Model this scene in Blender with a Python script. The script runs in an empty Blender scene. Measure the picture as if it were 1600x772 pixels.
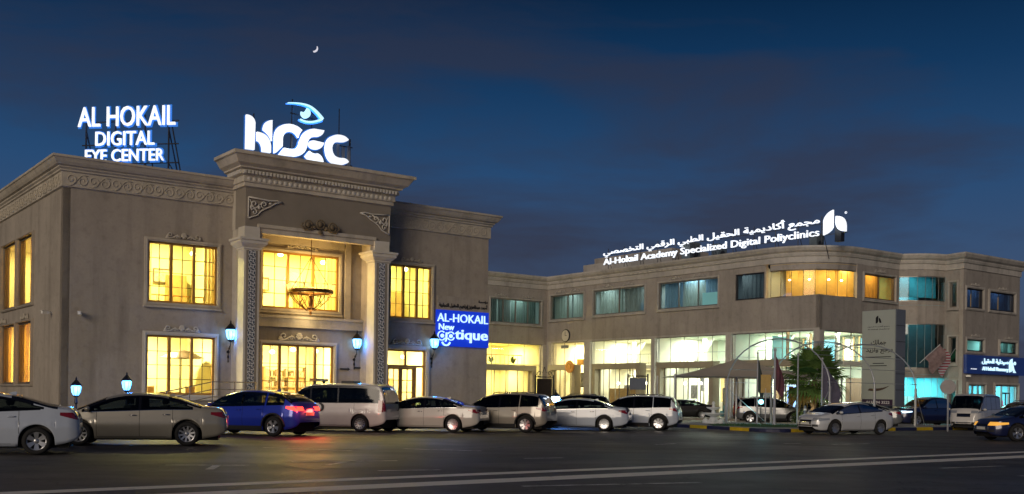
import bpy, bmesh, math, random
from mathutils import Vector, Matrix
from mathutils.bvhtree import BVHTree
random.seed(7)
S = bpy.context.scene
COL = S.collection
R = math.radians
# ------------------------------------------------------------------ camera
FPX, CX, CY, ROLL, EYE = 1645.0, 800.0, 619.0, R(0.8), 1.5
cd = bpy.data.cameras.new('camera'); cam = bpy.data.objects.new('camera', cd); COL.objects.link(cam)
cd.sensor_width = 36; cd.lens = 36 * FPX / 1600; cd.shift_y = (CY - 386) / 1600
cd.clip_start = .1; cd.clip_end = 12000
cam.matrix_world = Matrix.Translation((0, 0, EYE)) @ Matrix.Rotation(R(90), 4, 'X') @ Matrix.Rotation(ROLL, 4, 'Z')
S.camera = cam
# ------------------------------------------------------------------ sky
SUN_EL, SUN_AZ = 15, 201          # street glow falls from behind and left of the camera
W = bpy.data.worlds.new('World'); S.world = W; W.use_nodes = True
nt = W.node_tree; N = nt.nodes; Lk = nt.links
bg = N['Background']; bg.inputs[1].default_value = 0.128
sky = N.new('ShaderNodeTexSky'); sky.sky_type = 'NISHITA'; sky.sun_disc = False
sky.sun_elevation = R(-3.0); sky.sun_rotation = R(SUN_AZ); sky.air_density = 1.0; sky.dust_density = .6; sky.ozone_density = 4.0
tc = N.new('ShaderNodeTexCoord'); sep = N.new('ShaderNodeSeparateXYZ'); Lk.new(tc.outputs['Generated'], sep.inputs[0])
ramp = N.new('ShaderNodeValToRGB'); Lk.new(sep.outputs[2], ramp.inputs[0])
cr = ramp.color_ramp
cr.elements[0].position = 0.0; cr.elements[0].color = (.70, .78, 1.15, 1)
cr.elements[1].position = .60; cr.elements[1].color = (.02, .09, .30, 1)
for p, c in ((.10, (.46, .80, 1.55, 1)), (.20, (.20, .66, 1.62, 1)), (.29, (.06, .36, 1.02, 1)), (.36, (.02, .17, .52, 1))):
    e = cr.elements.new(p); e.color = c
# Nishita twilight mixed with the deep blue of the hour
mx = N.new('ShaderNodeMix'); mx.data_type = 'RGBA'; mx.blend_type = 'MIX'; mx.inputs[0].default_value = .82
Lk.new(sky.outputs[0], mx.inputs[6]); Lk.new(ramp.outputs[0], mx.inputs[7])
mp = N.new('ShaderNodeMapping'); mp.inputs['Scale'].default_value = (1.0, 1.0, 3.8); mp.inputs['Rotation'].default_value = (R(7), R(4), 0); Lk.new(tc.outputs['Generated'], mp.inputs[0])
nz = N.new('ShaderNodeTexNoise'); nz.inputs['Scale'].default_value = 2.3; nz.inputs['Detail'].default_value = 8; nz.inputs['Distortion'].default_value = .35; nz.inputs['Roughness'].default_value = .55
Lk.new(mp.outputs[0], nz.inputs['Vector'])
cl = N.new('ShaderNodeValToRGB'); Lk.new(nz.outputs[0], cl.inputs[0])
cl.color_ramp.elements[0].position = .44; cl.color_ramp.elements[0].color = (0, 0, 0, 1)
cl.color_ramp.elements[1].position = .60; cl.color_ramp.elements[1].color = (.9, .9, .9, 1)
cm = N.new('ShaderNodeMix'); cm.data_type = 'RGBA'; cm.blend_type = 'MIX'
hz = N.new('ShaderNodeMapRange'); hz.inputs[1].default_value = .02; hz.inputs[2].default_value = .36; hz.inputs[3].default_value = 1; hz.inputs[4].default_value = .5
Lk.new(sep.outputs[2], hz.inputs[0])
mu = N.new('ShaderNodeMath'); mu.operation = 'MULTIPLY'; Lk.new(cl.outputs[0], mu.inputs[0]); Lk.new(hz.outputs[0], mu.inputs[1])
Lk.new(mu.outputs[0], cm.inputs[0]); Lk.new(mx.outputs[2], cm.inputs[6]); cm.inputs[7].default_value = (.27, .27, .42, 1)
Lk.new(cm.outputs[2], bg.inputs[0])
# ------------------------------------------------------------------ sun lamp: the last glow and the street's own light
sl = bpy.data.lights.new('sun', 'SUN'); sl.energy = 1.36; sl.angle = R(30); sl.color = (1.0, .84, .66)
sun = bpy.data.objects.new('sun', sl); COL.objects.link(sun)
d = Vector((math.sin(R(SUN_AZ)) * math.cos(R(SUN_EL)), math.cos(R(SUN_AZ)) * math.cos(R(SUN_EL)), math.sin(R(SUN_EL))))
sun.rotation_euler = d.to_track_quat('Z', 'Y').to_euler()
S.view_settings.view_transform = 'Standard'; S.view_settings.look = 'None'; S.view_settings.gamma = 1; S.view_settings.exposure = 0
S.view_settings.use_curve_mapping = False
S.render.engine = 'CYCLES'
c_ = S.cycles; c_.use_denoising = True; c_.max_bounces = 6; c_.diffuse_bounces = 3; c_.glossy_bounces = 3; c_.transparent_max_bounces = 10; c_.transmission_bounces = 3
c_.sample_clamp_indirect = 6; c_.caustics_reflective = False; c_.caustics_refractive = False
# ------------------------------------------------------------------ materials
MATS = {}
def lin(c):
    return tuple((x / 255 / 12.92 if x <= 10 else ((x / 255 + .055) / 1.055) ** 2.4) for x in c)
def mat(name, col=(.5, .5, .5), rough=.6, metal=0, emit=None, es=0, coat=0, var=0, vs=3, bump=0, bs=30, spec=.5, stretch=None, alpha=None):
    if name in MATS: return MATS[name]
    m = bpy.data.materials.new(name); m.use_nodes = True; n = m.node_tree.nodes; l = m.node_tree.links
    b = n['Principled BSDF']; b.inputs['Base Color'].default_value = (*col, 1); b.inputs['Roughness'].default_value = rough
    b.inputs['Metallic'].default_value = metal; b.inputs['Coat Weight'].default_value = coat; b.inputs['Coat Roughness'].default_value = .06
    b.inputs['Specular IOR Level'].default_value = spec
    if emit: b.inputs['Emission Color'].default_value = (*emit, 1); b.inputs['Emission Strength'].default_value = es
    if var or bump:
        t = n.new('ShaderNodeTexCoord'); mpn = n.new('ShaderNodeMapping'); l.new(t.outputs['Object'], mpn.inputs[0])
        if stretch: mpn.inputs['Scale'].default_value = stretch
    if var:
        z = n.new('ShaderNodeTexNoise'); z.inputs['Scale'].default_value = vs; z.inputs['Detail'].default_value = 7; z.inputs['Roughness'].default_value = .65; l.new(mpn.outputs[0], z.inputs['Vector'])
        mr = n.new('ShaderNodeMapRange'); mr.inputs[1].default_value = .28; mr.inputs[2].default_value = .72; mr.inputs[3].default_value = 1 - var; mr.inputs[4].default_value = 1 + var; l.new(z.outputs[0], mr.inputs[0])
        mm = n.new('ShaderNodeMix'); mm.data_type = 'RGBA'; mm.blend_type = 'MULTIPLY'; mm.inputs[0].default_value = 1; mm.inputs[6].default_value = (*col, 1)
        l.new(mr.outputs[0], mm.inputs[7]); l.new(mm.outputs[2], b.inputs['Base Color'])
    if bump:
        z2 = n.new('ShaderNodeTexNoise'); z2.inputs['Scale'].default_value = bs; z2.inputs['Detail'].default_value = 4; l.new(t.outputs['Object'], z2.inputs['Vector'])
        bp = n.new('ShaderNodeBump'); bp.inputs['Strength'].default_value = bump; bp.inputs['Distance'].default_value = .02; l.new(z2.outputs[0], bp.inputs['Height']); l.new(bp.outputs[0], b.inputs['Normal'])
    MATS[name] = m; return m
def glass(name, tint=(1, 1, 1), gl=1.0, rough=.02):
    if name in MATS: return MATS[name]
    m = bpy.data.materials.new(name); m.use_nodes = True; n = m.node_tree.nodes; l = m.node_tree.links
    n.remove(n['Principled BSDF']); out = n['Material Output']
    t = n.new('ShaderNodeBsdfTransparent'); t.inputs[0].default_value = (*tint, 1)
    g = n.new('ShaderNodeBsdfGlossy'); g.inputs['Roughness'].default_value = rough
    f = n.new('ShaderNodeFresnel'); f.inputs[0].default_value = 1.45
    k = n.new('ShaderNodeMath'); k.operation = 'MULTIPLY'; k.inputs[1].default_value = gl; l.new(f.outputs[0], k.inputs[0])
    x = n.new('ShaderNodeMixShader'); l.new(k.outputs[0], x.inputs[0]); l.new(t.outputs[0], x.inputs[1]); l.new(g.outputs[0], x.inputs[2]); l.new(x.outputs[0], out.inputs[0])
    MATS[name] = m; return m
def cloth(name, col, var=.15, vs=4, tr=.5):
    m = mat(name, col, rough=.9, var=var, vs=vs); n = m.node_tree.nodes; l = m.node_tree.links; b = n['Principled BSDF']; out = n['Material Output']
    t = n.new('ShaderNodeBsdfTranslucent'); x = n.new('ShaderNodeMixShader'); x.inputs[0].default_value = tr
    if b.inputs['Base Color'].links: l.new(b.inputs['Base Color'].links[0].from_socket, t.inputs[0])
    else: t.inputs[0].default_value = (*col, 1)
    l.new(b.outputs[0], x.inputs[1]); l.new(t.outputs[0], x.inputs[2]); l.new(x.outputs[0], out.inputs[0]); return m
# ------------------------------------------------------------------ mesh building
class MB:
    def __init__(s): s.v = []; s.f = []
    def add(s, vs, fs):
        b = len(s.v); s.v += [tuple(v) for v in vs]; s.f += [tuple(b + i for i in f) for f in fs]; return s
    def quad(s, *p): return s.add(p, [tuple(range(len(p)))])
    def box(s, x0, y0, z0, x1, y1, z1):
        return s.add([(x0, y0, z0), (x1, y0, z0), (x1, y1, z0), (x0, y1, z0), (x0, y0, z1), (x1, y0, z1), (x1, y1, z1), (x0, y1, z1)],
                     [(0, 3, 2, 1), (4, 5, 6, 7), (0, 1, 5, 4), (1, 2, 6, 5), (2, 3, 7, 6), (3, 0, 4, 7)])
    def ring(s, x0, z0, x1, z1, w, y0, y1, wb=None):       # rectangular frame, outer size given
        wb = w if wb is None else wb
        s.box(x0, y0, z1 - w, x1, y1, z1); s.box(x0, y0, z0, x1, y1, z0 + wb)
        s.box(x0, y0, z0 + wb, x0 + w, y1, z1 - w); return s.box(x1 - w, y0, z0 + wb, x1, y1, z1 - w)
    def prism(s, p, y0, y1):                                # polygon in xz pushed along y
        n = len(p); vs = [(x, y0, z) for x, z in p] + [(x, y1, z) for x, z in p]
        return s.add(vs, [tuple(range(n)), tuple(range(2 * n - 1, n - 1, -1))] + [(i, i + n, (i + 1) % n + n, (i + 1) % n) for i in range(n)])
    def slab(s, p, z0, z1):                                 # polygon in xy pushed along z
        n = len(p); vs = [(x, y, z0) for x, y in p] + [(x, y, z1) for x, y in p]
        return s.add(vs, [tuple(range(n - 1, -1, -1)), tuple(range(n, 2 * n))] + [(i, (i + 1) % n, (i + 1) % n + n, i + n) for i in range(n)])
    def tube(s, pts, r, n=6, closed=False, cap=True):
        pts = [Vector(p) for p in pts]; m = len(pts); rs = r if isinstance(r, (list, tuple)) else [r] * m; vs = []; up = None
        for i, p in enumerate(pts):
            a = pts[(i - 1) % m] if (closed or i) else p; b = pts[(i + 1) % m] if (closed or i < m - 1) else p
            t = (b - a).normalized() if (b - a).length > 1e-9 else Vector((0, 0, 1))
            if up is None: up = t.orthogonal().normalized()
            up = (up - t * up.dot(t)); up = up.normalized() if up.length > 1e-6 else t.orthogonal().normalized()
            w = t.cross(up)
            vs += [p + (up * math.cos(2 * math.pi * k / n) + w * math.sin(2 * math.pi * k / n)) * rs[i] for k in range(n)]
        fs = [(i * n + k, i * n + (k + 1) % n, ((i + 1) % m) * n + (k + 1) % n, ((i + 1) % m) * n + k) for i in range(m if closed else m - 1) for k in range(n)]
        if cap and not closed: fs += [tuple(range(n - 1, -1, -1)), tuple(range((m - 1) * n, m * n))]
        return s.add(vs, fs)
    def lathe(s, prof, n=16, c=(0, 0, 0), axis='z', cap=True):
        vs = []
        for r, h in prof:
            for k in range(n):
                a = 2 * math.pi * k / n; x, y = r * math.cos(a), r * math.sin(a)
                vs.append((c[0] + x, c[1] + y, c[2] + h) if axis == 'z' else (c[0] + x, c[1] + h, c[2] + y))
        m = len(prof)
        fs = [(i * n + k, i * n + (k + 1) % n, (i + 1) * n + (k + 1) % n, (i + 1) * n + k) for i in range(m - 1) for k in range(n)]
        if cap and prof[0][0] > 1e-6: fs.append(tuple(range(n - 1, -1, -1)))
        if cap and prof[-1][0] > 1e-6: fs.append(tuple(range((m - 1) * n, m * n)))
        return s.add(vs, fs)
    def ball(s, c, rx, ry=None, rz=None, n=12, m=8):
        ry = ry or rx; rz = rz or rx; vs = []
        for i in range(m + 1):
            p = math.pi * i / m
            for k in range(n):
                a = 2 * math.pi * k / n; vs.append((c[0] + rx * math.sin(p) * math.cos(a), c[1] + ry * math.sin(p) * math.sin(a), c[2] + rz * math.cos(p)))
        return s.add(vs, [(i * n + k, (i + 1) * n + k, (i + 1) * n + (k + 1) % n, i * n + (k + 1) % n) for i in range(m) for k in range(n)])
    def sweep(s, prof, path, closed=False):                # prof (d,z): d = outward, to the right of travel; path (x,y)
        n = len(path); q = len(prof); P = [Vector(p) for p in path]; vs = []
        for i in range(n):
            a = (P[i] - P[i - 1]).normalized() if (i or closed) else None
            b = (P[(i + 1) % n] - P[i]).normalized() if (i < n - 1 or closed) else None
            a = a or b; b = b or a
            na = Vector((a.y, -a.x)); nb = Vector((b.y, -b.x)); m = na + nb; m = m / max(m.dot(na), .25)
            vs += [(P[i].x + m.x * d_, P[i].y + m.y * d_, z) for d_, z in prof]
        fs = [(i * q + k, ((i + 1) % n) * q + k, ((i + 1) % n) * q + k + 1, i * q + k + 1) for i in range(n if closed else n - 1) for k in range(q - 1)]
        if not closed: fs += [tuple(range(q)), tuple(range(n * q - 1, (n - 1) * q - 1, -1))]
        return s.add(vs, fs)
    def mesh(s, name, m, smooth=False):
        me = bpy.data.meshes.new(name); me.from_pydata(s.v, [], s.f); me.materials.append(m)
        if smooth: me.polygons.foreach_set('use_smooth', [True] * len(me.polygons))
        me.update(); return me
    def build(s, name, m, parent=None, loc=None, rot=None, smooth=False, kind=None):
        return link(name, s.mesh(name, m, smooth), parent, loc, rot, kind)
def link(name, me, parent=None, loc=None, rot=None, kind=None):
    o = bpy.data.objects.new(name, me); COL.objects.link(o)
    if parent: o.parent = parent
    if loc: o.location = loc
    if rot is not None: o.rotation_euler = (0, 0, rot) if not isinstance(rot, tuple) else rot
    if kind: o['kind'] = kind
    return o
def fixn(o):                                              # consistent normals
    b = bmesh.new(); b.from_mesh(o.data); bmesh.ops.remove_doubles(b, verts=b.verts, dist=1e-5); bmesh.ops.recalc_face_normals(b, faces=b.faces); b.to_mesh(o.data); b.free(); return o
def tag(o, label, cat, group=None):
    o['label'] = label; o['category'] = cat
    if group: o['group'] = group
    return o
def thing(name, label, cat, loc=(0, 0, 0), rot=0, group=None):
    o = bpy.data.objects.new(name, None); COL.objects.link(o); o.location = loc; o.rotation_euler = (0, 0, rot); o.empty_display_size = .3
    return tag(o, label, cat, group)
def copy_tree(o, parent=None):
    c = o.copy(); COL.objects.link(c); c.parent = parent
    for ch in list(o.children): copy_tree(ch, c)
    return c
def lamp(name, loc, power, col, size=(.5, .5), parent=None, kind='AREA', rot=(0, 0, 0), spread=None):
    l = bpy.data.lights.new(name, kind); l.energy = power; l.color = col
    if kind == 'AREA': l.shape = 'RECTANGLE'; l.size, l.size_y = size
    else: l.shadow_soft_size = size[0]
    o = bpy.data.objects.new(name, l); COL.objects.link(o); o.location = loc; o.rotation_euler = rot
    if parent: o.parent = parent
    return o
# ------------------------------------------------------------------ street grid: x along the long fronts, y away from the road
YAW = math.atan2(.6, .8); PX, PY = -18.8724, 44.0
def wl(x, y, z=0): return (PX + .8 * x - .6 * y, PY + .6 * x + .8 * y, z)
def ray(px, py):
    u, v = px - CX, CY - py; c, s_ = math.cos(ROLL), math.sin(ROLL)
    return ((u * c - v * s_) / FPX, (v * c + u * s_) / FPX)
def at(px, py, Y): a, b = ray(px, py); return (a * Y, Y, b * Y + EYE)
def gnd(px, py): a, b = ray(px, py); t = -EYE / b; return (a * t, t, 0)
# ------------------------------------------------------------------ lettering
AR = {'ا': (0xFE8D, 0), 'أ': (0xFE83, 0), 'إ': (0xFE87, 0), 'ؤ': (0xFE85, 0), 'ب': (0xFE8F, 1), 'ة': (0xFE93, 0), 'ت': (0xFE95, 1), 'ج': (0xFE9D, 1), 'ح': (0xFEA1, 1), 'خ': (0xFEA5, 1), 'د': (0xFEA9, 0),
      'ر': (0xFEAD, 0), 'ز': (0xFEAF, 0), 'س': (0xFEB1, 1), 'ص': (0xFEB9, 1), 'ط': (0xFEC1, 1), 'ع': (0xFEC9, 1), 'ق': (0xFED5, 1), 'ك': (0xFED9, 1), 'ل': (0xFEDD, 1), 'م': (0xFEE1, 1), 'ن': (0xFEE5, 1),
      'ه': (0xFEE9, 1), 'و': (0xFEED, 0), 'ي': (0xFEF1, 1)}
def arabic(t):
    out = []
    for i, ch in enumerate(t):
        if ch not in AR: out.append(ch); continue
        b, dual = AR[ch]; pj = i > 0 and t[i - 1] in AR and AR[t[i - 1]][1]; nj = dual and i + 1 < len(t) and t[i + 1] in AR
        out.append(chr(b + (3 if pj and nj else 2 if nj else 1 if pj else 0)))
    return ''.join(reversed(out))
def text_parts(body, depth=.06, bold=0.0):
    """glyph pieces of one line in the xz plane, facing -y: list of (verts, faces, x0, x1), overall box"""
    c = bpy.data.curves.new('line', 'FONT'); c.body = body; c.size = 1; c.extrude = depth / 2; c.offset = bold; c.resolution_u = 3
    o = bpy.data.objects.new('line', c); COL.objects.link(o); bpy.context.view_layer.update()
    me = bpy.data.meshes.new_from_object(o.evaluated_get(bpy.context.evaluated_depsgraph_get()))
    V = [(v.co.x, v.co.y, v.co.z) for v in me.vertices]; Fc = [tuple(p.vertices) for p in me.polygons]
    bpy.data.objects.remove(o); bpy.data.curves.remove(c); bpy.data.meshes.remove(me)
    par = list(range(len(V)))
    def find(a):
        while par[a] != a: par[a] = par[par[a]]; a = par[a]
        return a
    for f in Fc:
        for k in f[1:]: par[find(k)] = find(f[0])
    isl = {}
    for f in Fc: isl.setdefault(find(f[0]), []).append(f)
    items = []
    for fs in isl.values():
        xs = [V[i][0] for f in fs for i in f]; items.append([min(xs), max(xs), fs])
    items.sort(key=lambda q: q[0]); merged = []
    for a, b, fs in items:
        if merged and a < merged[-1][1] - .02: merged[-1][1] = max(merged[-1][1], b); merged[-1][2] += fs
        else: merged.append([a, b, list(fs)])
    used = [V[i] for f in Fc for i in f]
    bx = (min(v[0] for v in used), max(v[0] for v in used), min(v[1] for v in used), max(v[1] for v in used))
    return V, merged, bx
def write(body, x0, x1, z0, z1, y, m, parent, name='letter', depth=.06, bold=.012, shear=0):
    V, parts, bx = text_parts(body, 1.0, bold); sx = (x1 - x0) / (bx[1] - bx[0]); sz = (z1 - z0) / (bx[3] - bx[2])
    for a, b, fs in parts:
        ids = sorted({i for f in fs for i in f}); k = {i: n for n, i in enumerate(ids)}
        mb = MB(); mb.add([(x0 + (V[i][0] - bx[0]) * sx, y - V[i][2] * depth, z0 + (V[i][1] - bx[2]) * sz) for i in ids], [tuple(k[i] for i in f) for f in fs])
        mb.build(name, m, parent)
def arc(cx, cz, r, a0, a1, n=12, rz=None):
    rz = rz or r
    return [(cx + r * math.cos(R(a0 + (a1 - a0) * i / n)), cz + rz * math.sin(R(a0 + (a1 - a0) * i / n))) for i in range(n + 1)]
def band(line, w0, w1=None):                              # outline of a stroke along a 2d line, tapering w0 -> w1
    w1 = w0 if w1 is None else w1; n = len(line); Lf, Rt = [], []
    for i in range(n):
        a = Vector(line[max(i - 1, 0)]); b = Vector(line[min(i + 1, n - 1)]); t = (b - a).normalized(); w = (w0 + (w1 - w0) * i / (n - 1)) / 2
        Lf.append((line[i][0] - t.y * w, line[i][1] + t.x * w)); Rt.append((line[i][0] + t.y * w, line[i][1] - t.x * w))
    return Lf + Rt[::-1]
# ------------------------------------------------------------------ shared materials
def asphalt():
    m = mat('asphalt', (.062, .056, .05), rough=.62, var=.22, vs=.35, bump=.5, bs=14)
    n = m.node_tree.nodes; l = m.node_tree.links; b = n['Principled BSDF']; t = n.new('ShaderNodeTexCoord')
    # worn wheel tracks, oil and patching
    z = n.new('ShaderNodeTexNoise'); z.inputs['Scale'].default_value = .09; z.inputs['Detail'].default_value = 8; z.inputs['Roughness'].default_value = .7; l.new(t.outputs['Object'], z.inputs['Vector'])
    rr = n.new('ShaderNodeMapRange'); rr.inputs[1].default_value = .35; rr.inputs[2].default_value = .65; rr.inputs[3].default_value = .42; rr.inputs[4].default_value = .7; l.new(z.outputs[0], rr.inputs[0]); l.new(rr.outputs[0], b.inputs['Roughness'])
    g = n.new('ShaderNodeTexNoise'); g.inputs['Scale'].default_value = 9; g.inputs['Detail'].default_value = 6; l.new(t.outputs['Object'], g.inputs['Vector'])
    gr = n.new('ShaderNodeMapRange'); gr.inputs[1].default_value = .6; gr.inputs[2].default_value = .75; gr.inputs[3].default_value = 0; gr.inputs[4].default_value = .35; l.new(g.outputs[0], gr.inputs[0])
    src = b.inputs['Base Color'].links[0].from_socket; mm = n.new('ShaderNodeMix'); mm.data_type = 'RGBA'; l.new(gr.outputs[0], mm.inputs[0]); l.new(src, mm.inputs[6]); mm.inputs[7].default_value = (.16, .14, .12, 1); l.new(mm.outputs[2], b.inputs['Base Color'])
    v = n.new('ShaderNodeTexVoronoi'); v.feature = 'DISTANCE_TO_EDGE'; v.inputs['Scale'].default_value = .28; zz_ = n.new('ShaderNodeTexNoise'); zz_.inputs['Scale'].default_value = 1.5; zz_.inputs['Detail'].default_value = 5; l.new(t.outputs['Object'], zz_.inputs['Vector'])
    va = n.new('ShaderNodeVectorMath'); va.operation = 'SCALE'; va.inputs[3].default_value = 1.6; l.new(zz_.outputs[1], va.inputs[0]); vb = n.new('ShaderNodeVectorMath'); vb.operation = 'ADD'; l.new(t.outputs['Object'], vb.inputs[0]); l.new(va.outputs[0], vb.inputs[1]); l.new(vb.outputs[0], v.inputs['Vector'])
    cr2 = n.new('ShaderNodeMapRange'); cr2.inputs[1].default_value = .004; cr2.inputs[2].default_value = .012; cr2.inputs[3].default_value = .35; cr2.inputs[4].default_value = 1; l.new(v.outputs[0], cr2.inputs[0])
    gn = n.new('ShaderNodeTexNoise'); gn.inputs['Scale'].default_value = 55; gn.inputs['Detail'].default_value = 3; l.new(t.outputs['Object'], gn.inputs['Vector']); g2 = n.new('ShaderNodeMapRange'); g2.inputs[1].default_value = .3; g2.inputs[2].default_value = .7; g2.inputs[3].default_value = .55; g2.inputs[4].default_value = 1.5; l.new(gn.outputs[0], g2.inputs[0])
    tz_ = n.new('ShaderNodeTexNoise'); tz_.inputs['Scale'].default_value = .5; tz_.inputs['Detail'].default_value = 6; mp_ = n.new('ShaderNodeMapping'); mp_.inputs['Rotation'].default_value = (0, 0, -math.atan2(.6, .8)); mp_.inputs['Scale'].default_value = (.07, 1.6, 1); l.new(t.outputs['Object'], mp_.inputs[0]); l.new(mp_.outputs[0], tz_.inputs['Vector'])
    g3 = n.new('ShaderNodeMapRange'); g3.inputs[1].default_value = .3; g3.inputs[2].default_value = .7; g3.inputs[3].default_value = .6; g3.inputs[4].default_value = 1.5; l.new(tz_.outputs[0], g3.inputs[0])
    pr = None
    for o_ in (cr2, g2, g3):
        if pr is None: pr = o_.outputs[0]; continue
        k = n.new('ShaderNodeMath'); k.operation = 'MULTIPLY'; l.new(pr, k.inputs[0]); l.new(o_.outputs[0], k.inputs[1]); pr = k.outputs[0]
    m3 = n.new('ShaderNodeMix'); m3.data_type = 'RGBA'; m3.blend_type = 'MULTIPLY'; m3.inputs[0].default_value = 1; l.new(mm.outputs[2], m3.inputs[6]); l.new(pr, m3.inputs[7]); l.new(m3.outputs[2], b.inputs['Base Color'])
    return m
ASPH = asphalt()
def worn_paint(name, col, lo=.40, hi=.54):
    m = mat(name, col, rough=.55); n = m.node_tree.nodes; l = m.node_tree.links; b = n['Principled BSDF']; t = n.new('ShaderNodeTexCoord')
    z = n.new('ShaderNodeTexNoise'); z.inputs['Scale'].default_value = 2.2; z.inputs['Detail'].default_value = 9; z.inputs['Roughness'].default_value = .75; l.new(t.outputs['Object'], z.inputs['Vector'])
    r = n.new('ShaderNodeMapRange'); r.inputs[1].default_value = lo; r.inputs[2].default_value = hi; l.new(z.outputs[0], r.inputs[0])
    mm = n.new('ShaderNodeMix'); mm.data_type = 'RGBA'; l.new(r.outputs[0], mm.inputs[0]); mm.inputs[6].default_value = (.07, .065, .06, 1); mm.inputs[7].default_value = (*col, 1); l.new(mm.outputs[2], b.inputs['Base Color'])
    return m
PAINT = worn_paint('road_paint', (.62, .60, .55)); TRAILP = worn_paint('trail_paint', (.85, .80, .70), .28, .42)  # the second, paler paint stands in for headlight streaks
CONC = mat('concrete', (.34, .33, .31), rough=.8, var=.18, vs=1.2, bump=.3)
PAVE = mat('paving', (.30, .27, .23), rough=.75, var=.15, vs=2, bump=.2)
NAVY = mat('kerb_navy', (.012, .016, .06), rough=.5, var=.3, vs=6); YELL = mat('kerb_yellow', (.55, .38, .01), rough=.5, var=.25, vs=6)
GRASS = mat('turf', (.03, .085, .03), rough=.9, var=.4, vs=12, bump=1, bs=60)
def plaster(name, col, stain=(.5, .45, .4)):
    m = mat(name, col, rough=.88, var=.14, vs=.45, bump=.25, bs=18); n = m.node_tree.nodes; l = m.node_tree.links; b = n['Principled BSDF']; t = n.new('ShaderNodeTexCoord')
    src = b.inputs['Base Color'].links[0].from_socket
    for sc_, zs, lo, hi, dk in ((1.3, .10, .50, .72, .72), (2.6, 1.0, .52, .70, .84), (.22, .5, .42, .62, .86), (9, 1, .45, .7, .93)):
        mp_ = n.new('ShaderNodeMapping'); mp_.inputs['Scale'].default_value = (1, 1, zs); l.new(t.outputs['Object'], mp_.inputs[0]); z = n.new('ShaderNodeTexNoise'); z.inputs['Scale'].default_value = sc_; z.inputs['Detail'].default_value = 6; z.inputs['Roughness'].default_value = .6; l.new(mp_.outputs[0], z.inputs['Vector'])
        r = n.new('ShaderNodeMapRange'); r.inputs[1].default_value = lo; r.inputs[2].default_value = hi; r.inputs[3].default_value = 1; r.inputs[4].default_value = dk; l.new(z.outputs[0], r.inputs[0])
        k = n.new('ShaderNodeMix'); k.data_type = 'RGBA'; k.blend_type = 'MULTIPLY'; k.inputs[0].default_value = 1; l.new(src, k.inputs[6]); l.new(r.outputs[0], k.inputs[7]); src = k.outputs[2]
    l.new(src, b.inputs['Base Color']); return m
PLAST = plaster('plaster_wall', (.44, .385, .315))
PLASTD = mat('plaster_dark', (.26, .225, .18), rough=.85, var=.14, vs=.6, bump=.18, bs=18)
STONE = plaster('cream_stone', (.58, .52, .42))
STONEW = mat('pale_stone', (.62, .58, .50), rough=.7, var=.10, vs=2, bump=.1, bs=26)
PLAST2 = plaster('plaster_grey', (.37, .335, .30))
STONE2 = plaster('grey_stone', (.50, .47, .43))
TIMBER = mat('ochre_timber', (.42, .22, .05), rough=.45, var=.12, vs=6)
MUNT = mat('dark_muntin', (.10, .06, .02), rough=.4)
ALU = mat('aluminium', (.30, .28, .25), rough=.4, metal=.6)
BRONZE = mat('bronze_frame', (.16, .13, .09), rough=.4, metal=.4, var=.1)
STEEL = mat('dark_steel', (.03, .032, .04), rough=.5, metal=.4)
GALV = mat('galvanised', (.42, .43, .44), rough=.45, metal=.5, var=.1)
IRON = mat('wrought_iron', (.012, .012, .014), rough=.45, metal=.3)
BRASS = mat('aged_brass', (.35, .17, .035), rough=.35, metal=.8)
GLASS = glass('clear_glass', (.97, .97, .95)); GLASSG = glass('green_glass', (.80, .92, .88), 1.3); GLASSD = glass('tinted_glass', (.30, .36, .38), 2.2)
WHITE = mat('white_plaster', (.8, .78, .72), rough=.8); WARMW = mat('warm_interior', (.82, .78, .44), rough=.8, var=.1, vs=1.2); FLOORM = mat('floor_tile', (.45, .36, .24), rough=.35)
WLED = mat('white_led', (.8, .85, .95), emit=(.92, .95, 1.0), es=1.6); BULB = mat('warm_bulb', (1, .8, .5), emit=(1, .72, .32), es=9)
BLUEG = mat('blue_white_globe', (.8, .9, 1), emit=(.32, .68, 1.0), es=26)
# ------------------------------------------------------------------ the ground
g = MB().quad((-3000, -300, 0), (3000, -300, 0), (3000, 6000, 0), (-3000, 6000, 0)).build('ground', ASPH, kind='structure')
def local_poly(name, pts, z0, z1, m, kind='structure', parent=None):
    mb = MB().slab([wl(*p)[:2] for p in pts], z0, z1); return mb.build(name, m, parent, kind=kind)
def strip(name, x0, y0, x1, y1, m=PAINT, z=.004):
    return MB().quad(*[(p[0], p[1], z) for p in (wl(x0, y0), wl(x1, y0), wl(x1, y1), wl(x0, y1))]).build(name, m, kind='structure')
strip('light_trail', -30, -30.32, 70, -29.85, TRAILP); strip('light_trail', -30, -31.85, 70, -31.15, TRAILP)  # headlight trails put on the road as two pale painted strips
PATCH = mat('asphalt_patch', (.028, .027, .026), rough=.5, var=.3, vs=2, bump=.5, bs=20)
for x0, y0, x1, y1 in ((-2, -27.5, 9, -25.9), (19, -24.4, 24, -22.0), (2.5, -21.5, 6.2, -19.9), (33, -26.5, 46, -25.2)): strip('asphalt_patch', x0, y0, x1, y1, PATCH, .002)
for k in range(6): strip('lane_dash', -16 + k * 13, -35.6, -12 + k * 13, -35.42)
def mark(px, py, dx, dy, w=.16):                          # short worn parking mark on the asphalt
    p = gnd(px, py); a = math.atan2(dy, dx); Lh = math.hypot(dx, dy) / 2
    q = [(-Lh, -w / 2), (Lh, -w / 2), (Lh, w / 2), (-Lh, w / 2)]
    return MB().quad(*[(p[0] + x * math.cos(a) - y * math.sin(a), p[1] + x * math.sin(a) + y * math.cos(a), .004) for x, y in q]).build('bay_mark', PAINT, kind='structure')
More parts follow.
